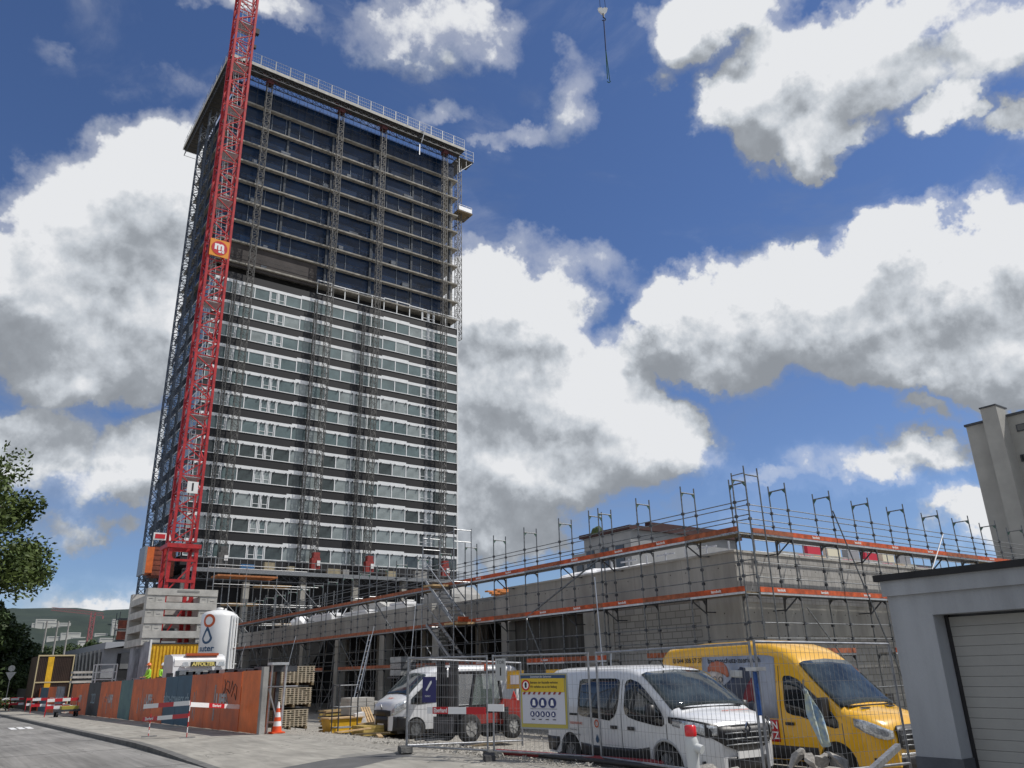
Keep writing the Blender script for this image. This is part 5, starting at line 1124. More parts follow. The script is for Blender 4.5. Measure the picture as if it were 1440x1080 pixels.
# ---------------------------------------------------------------- vans
def interp(tab,x):
    if x<=tab[0][0]:return tab[0][1]
    for (a,b),(c,d) in zip(tab,tab[1:]):
        if x<=c: return b+(d-b)*(x-a)/(c-a)
    return tab[-1][1]
class Van:
    def __init__(s,root,top,hw,zb,belt,tum,arches,rad,body,rnd=.16,crown=.04):
        s.top,s.hw,s.zb,s.belt,s.tum,s.arches,s.rad,s.rnd,s.crown=top,hw,zb,belt,tum,arches,rad,rnd,crown
        s.H=max(z for x,z in top); s.root=root
        xs=[top[0][0]]; 
        for (a,_),(c,_2) in zip(top,top[1:]):
            n=max(1,int((c-a)/.14))
            xs+=[a+(c-a)*i/n for i in range(1,n+1)]
        for a in arches:
            xs+=[a+rad*1.18*math.sin(q/10*PI/2)*sg for q in range(11) for sg in (-1,1)]
        xs=sorted(set(round(x,3) for x in xs)); xs=[x for i,x in enumerate(xs) if i==0 or x-xs[i-1]>.004]
        s.xs=xs; mb=MB(); rows=[]
        for x in xs: rows.append(s.section(x))
        n=len(rows[0]); full=[]
        for r in rows: full.append(r+[(p[0],-p[1],p[2]) for p in r[-2::-1]])
        n=len(full[0]); vs=[p for r in full for p in r]
        fs=[(j*n+i,j*n+i+1,(j+1)*n+i+1,(j+1)*n+i) for j in range(len(full)-1) for i in range(n-1)]
        fs+=[(j*n+n-1,j*n,(j+1)*n,(j+1)*n+n-1) for j in range(len(full)-1)]
        mb.add(vs,fs,0,True); mb.add(full[0],[tuple(range(n))],0); mb.add(full[-1],[tuple(range(n))[::-1]],0)
        o=mb.build('body',body,root)
        bmm=bmesh.new(); bmm.from_mesh(o.data); bmesh.ops.remove_doubles(bmm,verts=bmm.verts,dist=.0005); bmesh.ops.recalc_face_normals(bmm,faces=bmm.faces)
        for e in bmm.edges:
            if len(e.link_faces)==2 and e.calc_face_angle(0)>R(50): e.smooth=False
        bmm.to_mesh(o.data); bmm.free()
    def bot(s,x):
        z=s.zb
        for a in s.arches:
            d=abs(x-a)
            if d<s.rad*1.18: z=max(z,s.rad+math.sqrt(max(0,(s.rad*1.18)**2-d*d)))
        return z
    def half(s,x,z): return interp(s.hw,x)*(1-s.tum*max(0,(z-s.belt)/(s.H-s.belt))**1.5)-(.03*max(0,(.55-z)/.3) if z<.55 else 0)
    def section(s,x):
        zt=interp(s.top,x);zb=s.bot(x);r=s.rnd;p=[]
        zs=[zb+(zt-r-zb)*f for f in (0,.12,.25,.38,.5,.62,.74,.87,1)]
        for z in zs: p.append((x,s.half(x,z),z))
        hw=s.half(x,zt-r)
        for a in (22,45,68,90): p.append((x,hw-r*1.15*(1-math.cos(R(a))),zt-r+r*math.sin(R(a))))
        p.append((x,hw*.5,zt+s.crown*.75)); p.append((x,0,zt+s.crown))
        return p
    def side(s,name,st,m,sgn=-1,off=.008,nz=4,parent=None,th=.0):
        mb=MB();vs=[]
        for x,lo,hi in st:
            for k in range(nz+1):
                z=lo+(hi-lo)*k/nz; vs.append((x,sgn*(s.half(x,z)+off),z))
        mb.add(vs,[(j*(nz+1)+i,j*(nz+1)+i+1,(j+1)*(nz+1)+i+1,(j+1)*(nz+1)+i) for j in range(len(st)-1) for i in range(nz)],0,True)
        o=mb.build(name,m,parent or s.root); md=o.modifiers.new('t','SOLIDIFY'); md.thickness=.006; md.offset=0
        return o
    def shield(s,name,x0,x1,m,off=.012,ins=.06,n=8):
        mb=MB();vs=[]
        for j in range(n+1):
            x=x0+(x1-x0)*j/n; zt=interp(s.top,x); hw=s.half(x,zt-s.rnd)-ins
            for q in (-1,-.85,-.5,0,.5,.85,1):
                c=s.crown*(1-abs(q))*1.0 if abs(q)<.86 else 0; dz=0 if abs(q)<.86 else -.035
                vs.append((x+off,q*hw,zt+c+off*.8+dz))
        mb.add(vs,[(j*7+i,j*7+i+1,(j+1)*7+i+1,(j+1)*7+i) for j in range(n) for i in range(6)],0,True)
        o=mb.build(name,m,s.root); md=o.modifiers.new('t','SOLIDIFY'); md.thickness=.01; return o
    def front(s,name,st,m,off=.01,parent=None,dx=0,th=.03):   # st: (y,zlo,zhi)
        inv=[]
        xs_=[x for x in s.xs if x>s.xs[-1]-.9]
        def xf(y,z):
            best=None
            for x in xs_:
                if interp(s.hw,x)>=abs(y)-1e-6: best=x
            if best is None: return xs_[0]
            i=s.xs.index(best)
            if i+1<len(s.xs):
                a,b=interp(s.hw,best),interp(s.hw,s.xs[i+1])
                if a>b: best+= (s.xs[i+1]-best)*(a-abs(y))/(a-b)
            # limit by bonnet line
            while best>s.xs[0] and interp(s.top,best)+s.crown<z: best-=.01
            return best
        mb=MB();vs=[];nz=3
        for y,lo,hi in st:
            for k in range(nz+1):
                z=lo+(hi-lo)*k/nz; vs.append((xf(y,z)+off+dx,y,z))
        mb.add(vs,[(j*(nz+1)+i,j*(nz+1)+i+1,(j+1)*(nz+1)+i+1,(j+1)*(nz+1)+i) for j in range(len(st)-1) for i in range(nz)],0,True)
        o=mb.build(name,m,parent or s.root); md=o.modifiers.new('t','SOLIDIFY'); md.thickness=th; md.offset=0; return o
def wheel(root,x,y,r,wd,rim):
    mb=MB(); prof=[(r*.62,-wd/2),(r*.92,-wd/2),(r,-wd/2+.03),(r,wd/2-.03),(r*.92,wd/2),(r*.62,wd/2)]
    n=28;vs=[]
    for rr_,yy in prof:
        for i in range(n): vs.append((x+rr_*math.cos(2*PI*i/n),y+yy,r+rr_*math.sin(2*PI*i/n)))
    mb.add(vs,[(j*n+i,j*n+(i+1)%n,(j+1)*n+(i+1)%n,(j+1)*n+i) for j in range(5) for i in range(n)],0,True)
    o=mb.build('wheel',blkr,root)
    m2=MB(); sg=-1 if y<0 else 1
    m2.tube((x,y+sg*(wd/2-.05),r),(x,y+sg*(wd/2-.035),r),r*.63,24)
    for i in range(8):
        a=2*PI*i/8; m2.bar((x+.05*math.cos(a),y+sg*(wd/2-.03),r+.05*math.sin(a)),(x+r*.58*math.cos(a),y+sg*(wd/2-.03),r+r*.58*math.sin(a)),.05,.02,upv=(0,1,0))
    m2.tube((x,y+sg*(wd/2-.04),r),(x,y+sg*(wd/2),r),.07,12); m2.build('rim',rim,o)
rimm=mat('rim_grey',(.22,.225,.23),.4,.7,.2,5)
def underbody(root,x0,x1,w,zb,rad,arches):
    MB().box(x0+.15,x1-.25,-w*.80,w*.80,.22,zb+.35).build('underbody',blk,root)
    for a in arches:
        for e in (-1,1): MB().box(a-rad*1.2,a+rad*1.2,e*(w-.06),e*(w-.4),rad*.9,rad*2.3).build('wheel_arch_liner',blk,root)
# --- nearer white van
v1=thing('panel_van','low white panel van with a black grille and diamond emblem parked behind the mesh fence','van',(12.28,13.77,-.315),'vans parked in the yard',rot=R(-96.5),world=False)
top=[(-.98,1.80),(-.93,1.90),(-.8,1.955),(.4,1.975),(1.6,1.97),(2.1,1.93),(2.35,1.87),(2.62,1.72),(2.95,1.50),(3.28,1.26),(3.42,1.19),(3.7,1.14),(3.95,1.06),(4.06,.98),(4.10,.86)]
hw=[(-.98,.90),(-.9,.95),(0,.965),(2.2,.975),(3.2,.965),(3.6,.93),(3.85,.84),(4.0,.72),(4.10,.56)]
V=Van(v1,top,hw,.30,1.08,.17,(0,3.1),.335,vanwhite)
underbody(v1,-.98,4.1,.97,.3,.335,(0,3.1))
for x in (0,3.1):
    for y in (-.87,.87): wheel(v1,x,y,.335,.22,rimm)
V.side('window',[(.35,1.12,1.72),(.42,1.06,1.76),(1.0,1.03,1.77),(1.45,1.0,1.77),(1.62,1.08,1.765),(1.72,1.22,1.75),(1.76,1.45,1.70)],glass_d); V.side('window',[(.35,1.12,1.72),(1.45,1.05,1.77),(1.76,1.45,1.70)],glass_d,1)
V.side('cab_window',[(1.94,1.25,1.66),(1.98,1.14,1.73),(2.1,1.08,1.755),(2.35,1.03,1.70),(2.6,1.0,1.55),(2.85,.97,1.38),(3.05,.96,1.2),(3.12,1.0,1.1)],glass_d)
V.side('cab_window',[(1.94,1.2,1.7),(2.3,1.05,1.74),(2.85,1.0,1.42),(3.12,1.02,1.14)],glass_d,1)
V.shield('windscreen',2.36,3.27,glass_o)
mb=MB(); mb.box(3.24,3.36,-.72,.72,1.255,1.275); mb.build('cowl',blk,v1)
for a in (-.95,-.95): pass
for x0,x1 in ((.345,2.62),): 
    V.side('sill_trim',[(.42,.33,.56),(.8,.33,.53),(1.5,.33,.53),(2.3,.33,.55),(2.66,.36,.60)],blk,off=.014)
    V.side('rear_bumper_trim',[(-.95,.34,.62),(-.6,.34,.62),(-.42,.5,.62)],blk,off=.014)
V.side('side_rail',[(-.5,1.06,1.10),(.3,1.06,1.10)],blk,off=.006)
for x in (.32,1.84,3.16): V.side('door_gap',[(x,.45,1.75 if x<3 else 1.0),(x+.012,.45,1.75 if x<3 else 1.0)],steel_d,off=.002,nz=6)
for x in (1.5,2.05): V.side('door_handle',[(x,.86,.92),(x+.22,.86,.92)],blk,off=.025)
V.side('wheel_arch_lip',[(3.1+.42*math.cos(R(a)),.335+.38*math.sin(R(a)),.335+.43*math.sin(R(a))) for a in range(170,5,-12)],mat('arch_grey',(.4,.41,.42),.5),off=.01,nz=1)
g_=V.front('grille',[(-.74,.83,.96),(-.5,.68,.985),(-.25,.6,.995),(0,.58,1.0),(.25,.6,.995),(.5,.68,.985),(.74,.83,.96)],blk,off=.02)
for zz in (.68,.77,.86): V.front('grille_bar',[(-.5,zz,zz+.018),(-.2,zz,zz+.018),(.2,zz,zz+.018),(.5,zz,zz+.018)],steel,off=.04,parent=g_)
V.front('lower_bumper',[(-.82,.30,.44),(-.4,.30,.50),(0,.3,.50),(.4,.3,.50),(.82,.30,.44)],blk,off=.02)
V.front('bonnet_strip',[(-.74,.945,.965),(-.3,.985,1.005),(.3,.985,1.005),(.74,.945,.965)],steel_l,off=.035)
for sg in (-1,1): 
    V.front('headlight',[(sg*.955,.98,1.09),(sg*.88,.90,1.06),(sg*.78,.84,1.02),(sg*.62,.84,.985)],lampg,off=.015); V.front('headlight_surround',[(sg*.962,1.03,1.13),(sg*.88,.88,1.09),(sg*.76,.81,1.05),(sg*.58,.81,1.0)],blk,off=.004)
mb=MB(); mb.prism([(0,-.11),(.07,0),(0,.11),(-.07,0),(-.035,0),(0,.06),(.035,0),(0,-.06),(-.035,0),(-.07,0)],(4.16,0,.93),(0,1,0),(0,0,1),(.02,0,0)); mb.build('emblem',chrome,v1)
MB().box(4.13,4.15,-.26,.26,.47,.58).build('number_plate',white,v1)
for sg in (-1,1):
    m_=MB(); m_.lathe([(.03,-.13),(.09,-.12),(.1,0),(.09,.12),(.03,.13)],(2.95,sg*1.13,1.2),10); m_.bar((2.95,sg*.93,1.12),(2.95,sg*1.08,1.13),.06); m_.build('mirror',blk,v1)
m_=MB(); m_.tube((2.3,-.2,1.95),(2.25,-.2,2.05),.015,6); m_.build('aerial',blk,v1)
def vtext(V,root,s_,x,z,size,m,bold=0,sx=1,sgn=-1,align='CENTER',off=.012):
    return text(s_,size,(x,sgn*(V.half(x,z)+off),z),(1,0,0),(0,0,1),m,root,align=align,ext=.001,bold=bold,sx=sx)
mb=MB(); ring(1.02,.93,.05,.075,(0,-.985,0),(1,0,0),(0,0,1),(0,-.004,0),mb); mb.build('ring_logo',mat('silo_orange_ring',(.55,.1,.03)),v1)
mb=MB(); mb.prism([(1.02,.74),(1.07,.65),(1.06,.60),(1.02,.58),(.98,.60),(.97,.65)],(0,-.985,0),(1,0,0),(0,0,1),(0,-.004,0)); mb.build('drop_logo',mat('silo_blue_drop',(.03,.08,.17)),v1)
vtext(V,v1,'suter',1.02,.50,.07,MATS['silo_blue_drop'])
vtext(V,v1,'bautenschutz',.25,.92,.09,mat('orange_print',(.6,.12,.05),.5)); vtext(V,v1,'Bauten- und',.1,.79,.07,steel); vtext(V,v1,'Korrosionsschutz',.2,.70,.06,steel)
text('suter bautenschutz',.085,(3.65,.25,1.205),(0,1,-.0),(-1,0,.3),MATS['orange_print'],v1,ext=.001)
# --- yellow van
v2=thing('high_roof_van','yellow high-roof panel van with a large printed picture on its side','van',(16.29,13.87,-.594),'vans parked in the yard',rot=R(-92.9),world=False)
top=[(-1.22,2.40),(-1.18,2.56),(-1.0,2.66),(0,2.72),(1.6,2.73),(2.2,2.68),(2.6,2.56),(2.85,2.42),(3.02,2.28),(3.3,2.0),(3.62,1.70),(3.93,1.42),(4.08,1.33),(4.4,1.25),(4.62,1.15),(4.74,1.05),(4.80,.90)]
hw=[(-1.22,.94),(-1.1,.99),(0,1.0),(3.4,1.0),(4.0,.985),(4.35,.95),(4.6,.86),(4.72,.74),(4.80,.58)]
V=Van(v2,top,hw,.34,1.2,.15,(0,3.75),.35,vanyel,rnd=.20,crown=.05)
underbody(v2,-1.2,4.8,1.0,.34,.35,(0,3.75))
for x in (0,3.75):
    for y in (-.9,.9): wheel(v2,x,y,.35,.22,rimm)
V.side('cab_window',[(2.62,1.35,1.95),(2.66,1.27,2.0),(2.8,1.22,2.0),(3.0,1.2,1.93),(3.3,1.12,1.70),(3.6,1.04,1.45),(3.78,1.0,1.28),(3.88,1.02,1.12)],glass_d)
V.side('cab_window',[(2.62,1.3,1.98),(3.0,1.2,1.93),(3.88,1.05,1.16)],glass_d,1)
V.shield('windscreen',3.03,3.95,glass_o)
V.side('lower_cladding',[(.45,.36,.62),(1.5,.36,.62),(3.2,.36,.62),(3.33,.42,.62)],blk,off=.014); V.side('lower_cladding',[(-1.18,.4,.7),(-.6,.4,.7),(-.46,.5,.7)],blk,off=.014)
for x in (1.0,2.5,3.95): V.side('door_gap',[(x,.6,2.2 if x<3 else 1.1),(x+.014,.6,2.2 if x<3 else 1.1)],steel_d,off=.002,nz=7)
V.side('door_handle',[(2.6,1.02,1.08),(2.82,1.02,1.08)],blk,off=.03)
# printed picture
greyp=mat('print_grey_blue',(.20,.23,.30),.5,0,.45,1.4,col2=(.40,.43,.50),stretch=(1,1,.5)); V.side('print_panel',[(.25,1.28,2.44),(.8,1.22,2.44),(1.4,1.16,2.44),(2.0,1.14,2.44),(2.3,1.14,2.42),(2.42,1.14,2.38)],greyp,off=.006)
V.side('print_dark_jacket',[(.62,1.28,1.55),(.8,1.28,1.72),(1.1,1.25,1.9),(1.45,1.22,2.2),(1.7,1.2,2.15),(1.78,1.2,1.7)],mat('print_dark',(.035,.045,.075),.5,0,.4,3),off=.012)
V.side('print_face',[(.46,1.72,2.05),(.55,1.60,2.16),(.7,1.52,2.2),(.82,1.55,2.18),(.9,1.68,2.1)],mat('print_face_grey',(.50,.44,.40),.5,0,.4,6),off=.018)
V.side('print_cap',[(.44,2.1,2.2),(.55,2.12,2.31),(.75,2.10,2.34),(.95,2.04,2.30),(1.05,1.98,2.2),(1.1,2.0,2.06)],mat('print_cap_orange',(.42,.13,.07),.5,0,.2,4),off=.022)
V.side('print_collar',[(.42,1.45,1.85),(.5,1.42,1.75),(.62,1.38,1.6),(.85,1.32,1.45),(.98,1.2,1.35)],mat('print_cap_orange',(.42,.13,.07)),off=.022)
mb=MB(); y_=-(V.half(.7,1.9)+.026)
ring(.67,1.93,.055,.07,(0,y_,0),(1,0,0),(0,0,1),(0,-.003,0),mb);ring(.85,1.93,.05,.065,(0,y_,0),(1,0,0),(0,0,1),(0,-.003,0),mb); mb.prism([(.6,1.64),(.88,1.62),(.84,1.56),(.7,1.52),(.62,1.56)],(0,y_,0),(1,0,0),(0,0,1),(0,-.003,0)); mb.build('print_glasses_and_beard',blackp,v2)
V.side('print_red_sleeve',[(1.45,1.2,1.32),(1.52,1.18,1.62),(1.62,1.45,1.8),(1.78,1.5,1.98),(1.92,1.18,1.95),(1.96,1.18,1.6)],mat('print_red',(.18,.012,.02),.5,0,.3,5),off=.018)
V.side('paper_note',[(1.15,1.98,2.14),(1.52,1.96,2.12)],mat('note_grey',(.45,.46,.45),.6),off=.028)
y_=-(V.half(-.1,1.8)+.008)
mb=MB(); mb.prism(ell(-.12,1.86,.36,.36,32),(0,y_,0),(1,0,0),(0,0,1),(0,-.004,0)); mb.build('red_disc',redtxt,v2)
text('m',.95,(-.12,y_-.008,1.98),(1,0,0),(0,0,1),whitep,v2,bold=.04,ext=.001)
vtext(V,v2,'© 044 308 57 37',-.25,2.36,.155,blackp,bold=.002,sx=.95,off=.02); vtext(V,v2,'bautenschutz-zuerich.ch',1.25,2.34,.165,blackp,bold=.003,sx=1.0,off=.022)
V.side('red_lettering_panel',[(1.55,.68,1.12),(2.4,.68,1.12)],redtxt,off=.010); vtext(V,v2,'BAUTEN',2.0,1.0,.2,whitep,bold=.004,off=.02); vtext(V,v2,'SCHUTZ',2.0,.80,.2,whitep,bold=.004,off=.02)
g_=V.front('grille',[(-.52,.72,1.02),(-.46,.66,1.06),(-.2,.62,1.07),(.2,.62,1.07),(.46,.66,1.06),(.52,.72,1.02)],blk,off=.02)
for zz in (.70,.79,.88,.97): V.front('grille_bar',[(-.45,zz,zz+.02),(-.15,zz,zz+.02),(.15,zz,zz+.02),(.45,zz,zz+.02)],steel,off=.042,parent=g_)
mb=MB(); mb.prism(ell(0,.86,.09,.045,16),(4.88,0,0),(0,1,0),(0,0,1),(.015,0,0)); mb.build('emblem',chrome,v2)
V.front('lower_bumper',[(-.9,.34,.50),(-.45,.32,.52),(0,.32,.52),(.45,.32,.52),(.9,.34,.50)],blk,off=.02)
V.front('bumper_strip',[(-.85,.52,.565),(-.4,.53,.57),(.4,.53,.57),(.85,.52,.565)],steel_l,off=.022)
for sg in (-1,1): V.front('headlight',[(sg*.965,1.06,1.20),(sg*.93,.94,1.17),(sg*.85,.85,1.10),(sg*.74,.82,1.03),(sg*.62,.84,.98)],lampg,off=.012)
for sg in (-1,1): MB().prism([(0,0),(.26,.03),(.24,.09),(.02,.07)],(4.10,sg*.42-.13,1.378),(0,1,0),(1,0,-.2),(0,0,.012)).build('bonnet_vent',blk,v2)
MB().box(3.9,4.05,-.8,.8,1.40,1.42).build('cowl',blk,v2)
for sg in (-1,1):
    m_=MB(); m_.prism([(-.1,-.2),(.1,-.2),(.11,.2),(-.09,.2)],(3.62,sg*1.12,1.38),(0,1,0),(0,0,1),(.12,0,0)); m_.bar((3.62,sg*.98,1.25),(3.68,sg*1.1,1.3),.07); m_.build('mirror',blk,v2)
# --- far white van
v3=thing('delivery_van','tall white delivery van facing left with black bumper, parked behind the small forklift','van',(18.73,28.3,-.62),'vans parked in the yard',rot=R(180),world=False)
top=[(-1.05,2.25),(-1.0,2.40),(-.85,2.46),(1.5,2.50),(2.6,2.46),(2.95,2.38),(3.2,2.24),(3.5,1.98),(3.8,1.72),(4.02,1.50),(4.15,1.42),(4.4,1.32),(4.52,1.2),(4.58,1.0)]
hw=[(-1.05,.92),(-.95,.98),(0,1.0),(3.2,1.0),(3.9,.985),(4.2,.93),(4.42,.82),(4.52,.72),(4.58,.6)]
V=Van(v3,top,hw,.33,1.2,.12,(0,3.68),.35,vanwhite,rnd=.18,crown=.04)
underbody(v3,-1.0,4.58,1.0,.33,.35,(0,3.68))
for x in (0,3.68):
    for y in (-.9,.9): wheel(v3,x,y,.35,.22,rimm)
for sg in (1,-1): V.side('cab_window',[(2.6,1.28,1.95),(2.66,1.25,2.0),(3.0,1.22,2.0),(3.3,1.2,1.86),(3.6,1.18,1.62),(3.9,1.2,1.38)],glass_d,sg)
V.shield('windscreen',3.22,4.0,glass_o)
V.front('grille',[(-.66,.82,1.0),(-.3,.8,1.02),(.3,.8,1.02),(.66,.82,1.0)],blk,off=.02)
V.front('lower_bumper',[(-.95,.33,.72),(-.8,.33,.8),(-.4,.3,.8),(0,.3,.8),(.4,.3,.8),(.8,.33,.8),(.95,.33,.72)],blk,off=.025)
V.side('bumper_side',[(4.0,.5,.75),(4.15,.36,.8),(4.4,.34,.8)],blk,1,off=.02)
for sg in (-1,1): V.front('headlight',[(sg*.97,1.12,1.34),(sg*.9,.98,1.3),(sg*.8,.86,1.2),(sg*.7,.84,1.0)],lampg,off=.012)
mb=MB(); mb.prism([(0,-.09),(.05,0),(0,.09),(-.05,0)],(4.60,0,1.12),(0,1,0),(0,0,1),(.02,0,0)); mb.build('emblem',steel,v3)
MB().box(4.615,4.63,-.24,.24,.45,.56).build('number_plate',white,v3)
text('suter',.2,(4.28,.15,1.42),(0,1,0),(-1,0,.35),MATS['orange_print'],v3,ext=.001)
for sg in (-1,1):
    m_=MB(); m_.prism([(-.09,-.18),(.09,-.18),(.1,.18),(-.08,.18)],(3.6,sg*1.13,1.45),(0,1,0),(0,0,1),(.1,0,0)); m_.bar((3.62,sg*.98,1.35),(3.66,sg*1.1,1.38),.06); m_.build('mirror',blk,v3)
for x in (2.5,): V.side('door_gap',[(x,.5,2.2),(x+.014,.5,2.2)],steel_d,1,off=.002,nz=7)
# ---------------------------------------------------------------- small rough-terrain forklift
fk=thing('forklift','red rough-terrain forklift with glazed cab and dark lift mast behind the mesh fence','forklift',(15.9,23.1,-.40),rot=R(188),world=False)
fred=mat('machine_red',(.28,.028,.022),.45,0,.3,3)
S=.82
mb=MB(); mb.prism([(-.55,.45),(-.6,.95),(-.35,1.12),(.35,1.2),(.5,1.0),(.5,.45)],(0,-.55,0),(1,0,0),(0,0,1),(0,1.1,0)); mb.build('engine_cover',fred,fk)
mb=MB(); mb.box(.5,2.0,-.5,.5,.5,.78); mb.build('chassis',fred,fk); mb=MB(); mb.box(-.3,2.0,-.42,.42,.25,.5); mb.box(1.9,2.1,-.55,.55,.3,.9); mb.build('axle_frame',blk,fk)
mb=MB()
for y in (-.45,.45):
    mb.bar((.35,y,1.15),(.5,y,2.02),.07);mb.bar((1.75,y,.8),(1.5,y,2.02),.07);mb.bar((.5,y,2.02),(1.5,y,2.02),.08); mb.bar((.5,y,1.0),(1.7,y,1.0),.05)
mb.box(.45,1.55,-.5,.5,2.0,2.07);mb.bar((1.5,-.45,2.02),(1.5,.45,2.02),.07); mb.build('cab_frame',blk,fk)
cg=mat('cab_glass',(.10,.14,.13),.08,0,.2,1,spec=.9,alpha=.45); 
for y in (-.44,.44): MB().prism([(.42,1.05),(.55,1.98),(1.48,1.98),(1.68,1.05)],(0,y,0),(1,0,0),(0,0,1),(0,.01,0)).build('cab_window',cg,fk)
mb=MB(); mb.box(.6,1.0,-.2,.2,.8,.95);mb.box(.55,.68,-.2,.2,.95,1.5); mb.bar((1.4,0,.8),(1.2,0,1.25),.05); mb.build('seat',blk,fk)
mb=MB()
for y in (-.33,.33): mb.bar((2.2,y,.25),(2.2,y,2.45),.15,.12); mb.bar((2.34,y,.2),(2.34,y,2.4),.1)
mb.bar((2.2,-.33,2.4),(2.2,.33,2.4),.12);mb.bar((2.2,-.33,1.3),(2.2,.33,1.3),.12); mb.bar((2.26,-.1,.3),(2.26,-.1,2.2),.08); mb.bar((2.26,.1,.3),(2.26,.1,2.2),.05)
mb.build('lift_mast',blk,fk); mb=MB(); mb.box(2.4,2.46,-.45,.45,.3,.75)
for y in (-.25,.25): mb.box(2.4,3.3,y-.05,y+.05,.12,.17)
mb.build('forks',steel_d,fk)
for x,r in ((.05,.36),(1.85,.40)):
    for y in (-.58,.58): wheel(fk,x,y,r,.28,mat('hub_grey',(.3,.3,.29),.6,.2,.4,6))
MB().lathe([(.06,2.07),(.06,2.24),(.03,2.28)],(.9,.3,0),10).build('beacon',mat('beacon_orange',(.8,.12,.02),.3),fk)
mb=MB(); mb.prism([(-.16,0),(.16,0),(0,.3)],(-.62,0,1.1),(0,1,0),(0,0,1),(-.02,0,0)); mb.build('warning_triangle',mat('triangle_red',(.7,.03,.02),.4),fk)
MB().box(.2,.5,.5,.62,.6,.95).build('side_box',blk,fk); MB().box(.9,1.4,-.62,-.5,.55,.7).build('step',blk,fk); MB().box(2.15,2.22,-.3,.3,.4,1.9).build('mast_guard',blk,fk)
for i,(x,y,z,lab) in enumerate(((17.1,23.9,1.35,'yellow notice with white sheet hung up behind the forklift cab'),(18.3,23.2,1.35,'yellow notice with white sheet right of the forklift cab'))):
    t=thing('yellow_notice',lab,'notice',(x,y,z-1),'yellow notices behind the forklift'); mb=MB(); mb.prism([(-.3,-.3),(.3,-.3),(.33,.3),(-.27,.3)],(x,y,z),(.8,-.6,0),(0,0,1),(-.02,-.02,0)); mb.build('yellow_board',yell,t); mb=MB(); mb.prism([(-.15,-.15),(.15,-.15),(.15,.15),(-.15,.15)],(x-.03,y-.03,z),(.8,-.6,0),(0,0,1),(-.01,-.01,0)); mb.build('white_sheet',whitep,t); MB().bar((x+.03,y+.03,-.5),(x+.03,y+.03,z),.05).build('stake',steel,t)
# ---------------------------------------------------------------- yard materials
random.seed(21)
boardm=mat('formwork_sheet',(.20,.165,.10),.75,0,.3,3,stretch=(1,1,5)); endm=mat('formwork_end',(.55,.48,.36),.8,0,.2,5)
for k in range(3):
    t=thing('formwork_stack',['bottom slatted stack of wooden formwork panels by the hoarding end','middle slatted stack of wooden formwork panels by the hoarding end','topmost slatted stack of wooden formwork panels by the hoarding end'][k],'formwork stack',(12.2,32,-.3+.83*k),'stacked wooden formwork panels')
    z0=-.28+.80*k; ox=.12*k; oy=.0
    X0,X1,Y0,Y1=11.30+ox,12.75+ox*.7,31.9,34.6
    mb=MB(); mb.box(X0,X0+.03,Y0+.05,Y1,z0+.08,z0+.70); mb.box(X0+.03,X1,Y0+.2,Y1,z0+.08,z0+.70); mb.build('panel_core',boardm,t)
    mb=MB()
    for r in range(8):
        z=z0+.08+r*.078; mb.box(X0,X1,Y0+.0,Y0+.2,z+.05,z+.072)
        for c in range(9): 
            if random.random()<.92: x=X0+.02+(X1-X0-.1)*c/8; mb.box(x,x+.055,Y0+.01,Y0+.2,z,z+.05)
    mb.build('slatted_ends',endm,t)
    mb=MB()
    for c in (0,.5,1): x=X0+(X1-X0-.12)*c; mb.box(x,x+.1,Y0,Y1,z0-.02,z0+.08)
    mb.build('runner',wood_d,t)
def crate(x,y,w,d,h,m,lab,nm,cat,z=None,grp=None):
    z=gz(x,y) if z is None else z
    t=thing(nm,lab,cat,(x,y,z),grp); return t,z
t,z=crate(14.6,31,1.2,1,1,conc,'pale concrete blocks piled on a pallet before the dark building','block_pile','blocks')
mb=MB()
for r in range(4):
    for c in range(4): 
        if r==3 and c==3: continue
        mb.box(14.1+c*.36,14.43+c*.36,31,31.9,z+.75+r*.16,z+.9+r*.16)
mb.build('blocks',conc_l,t); mb=MB(); mb.box(14.0,15.6,31,32,z,z+.72); mb.build('crate',steel_d,t)
t,z=crate(14.2,30.1,1,1,1,0,'crumpled white sack and leaning boards before the block pile','sack','sack')
mb=MB(); mb.prism([(-.25,0),(.25,0),(.3,.4),(.15,.85),(-.2,.8),(-.3,.3)],(14.1,30.0,z),(1,0,0),(0,0,1),(.1,.4,0)); mb.build('bag',tarp,t)
mb=MB(); 
for i in range(4): mb.bar((14.55+i*.12,29.9,z),(14.4+i*.1,30.6,z+1.0),.08,.025)
mb.build('leaning_board',wood,t)
t,z=crate(17,30.8,1,1,1,0,'timber trestle table with plywood boards leaning on its top','trestle_table','table')
mb=MB(); mb.box(16.3,18.2,30.5,32.0,z+1.05,z+1.1); mb.build('table_top',wood,t); mb=MB()
for x in (16.4,17.0,17.6,18.1): mb.bar((x,30.6,z),(x,30.6,z+1.05),.07);mb.bar((x,31.8,z),(x,31.8,z+1.05),.07)
for x in (16.7,17.3,17.9): mb.bar((x,30.6,z+.1),(x-.2,30.7,z+1.0),.1,.03)
mb.build('leg',wood,t)
mb=MB(); mb.prism([(0,0),(.85,0),(.95,.42),(.2,.42)],(16.2,30.6,z+1.12),(1,0,0),(0,.3,1),(0,.03,0)); mb.build('plywood_board',mat('plywood',(.5,.36,.2),.7,0,.2,3),t); mb=MB(); mb.prism([(0,0),(.75,0),(.6,.4),(.1,.4)],(17.5,30.9,z+1.12),(1,0,0),(0,.3,1),(0,.03,0)); mb.build('plywood_board',wood_y,t)
t,z2=crate(17.3,31.0,1,1,1,0,'striped yellow parcel of slats standing on the trestle table','slat_parcel','parcel',z=z+1.1)
mb=MB()
for r in range(7): mb.box(17.15+.01*(r%2),17.65,31.1,31.6,z2+.02+r*.12,z2+.11+r*.12)
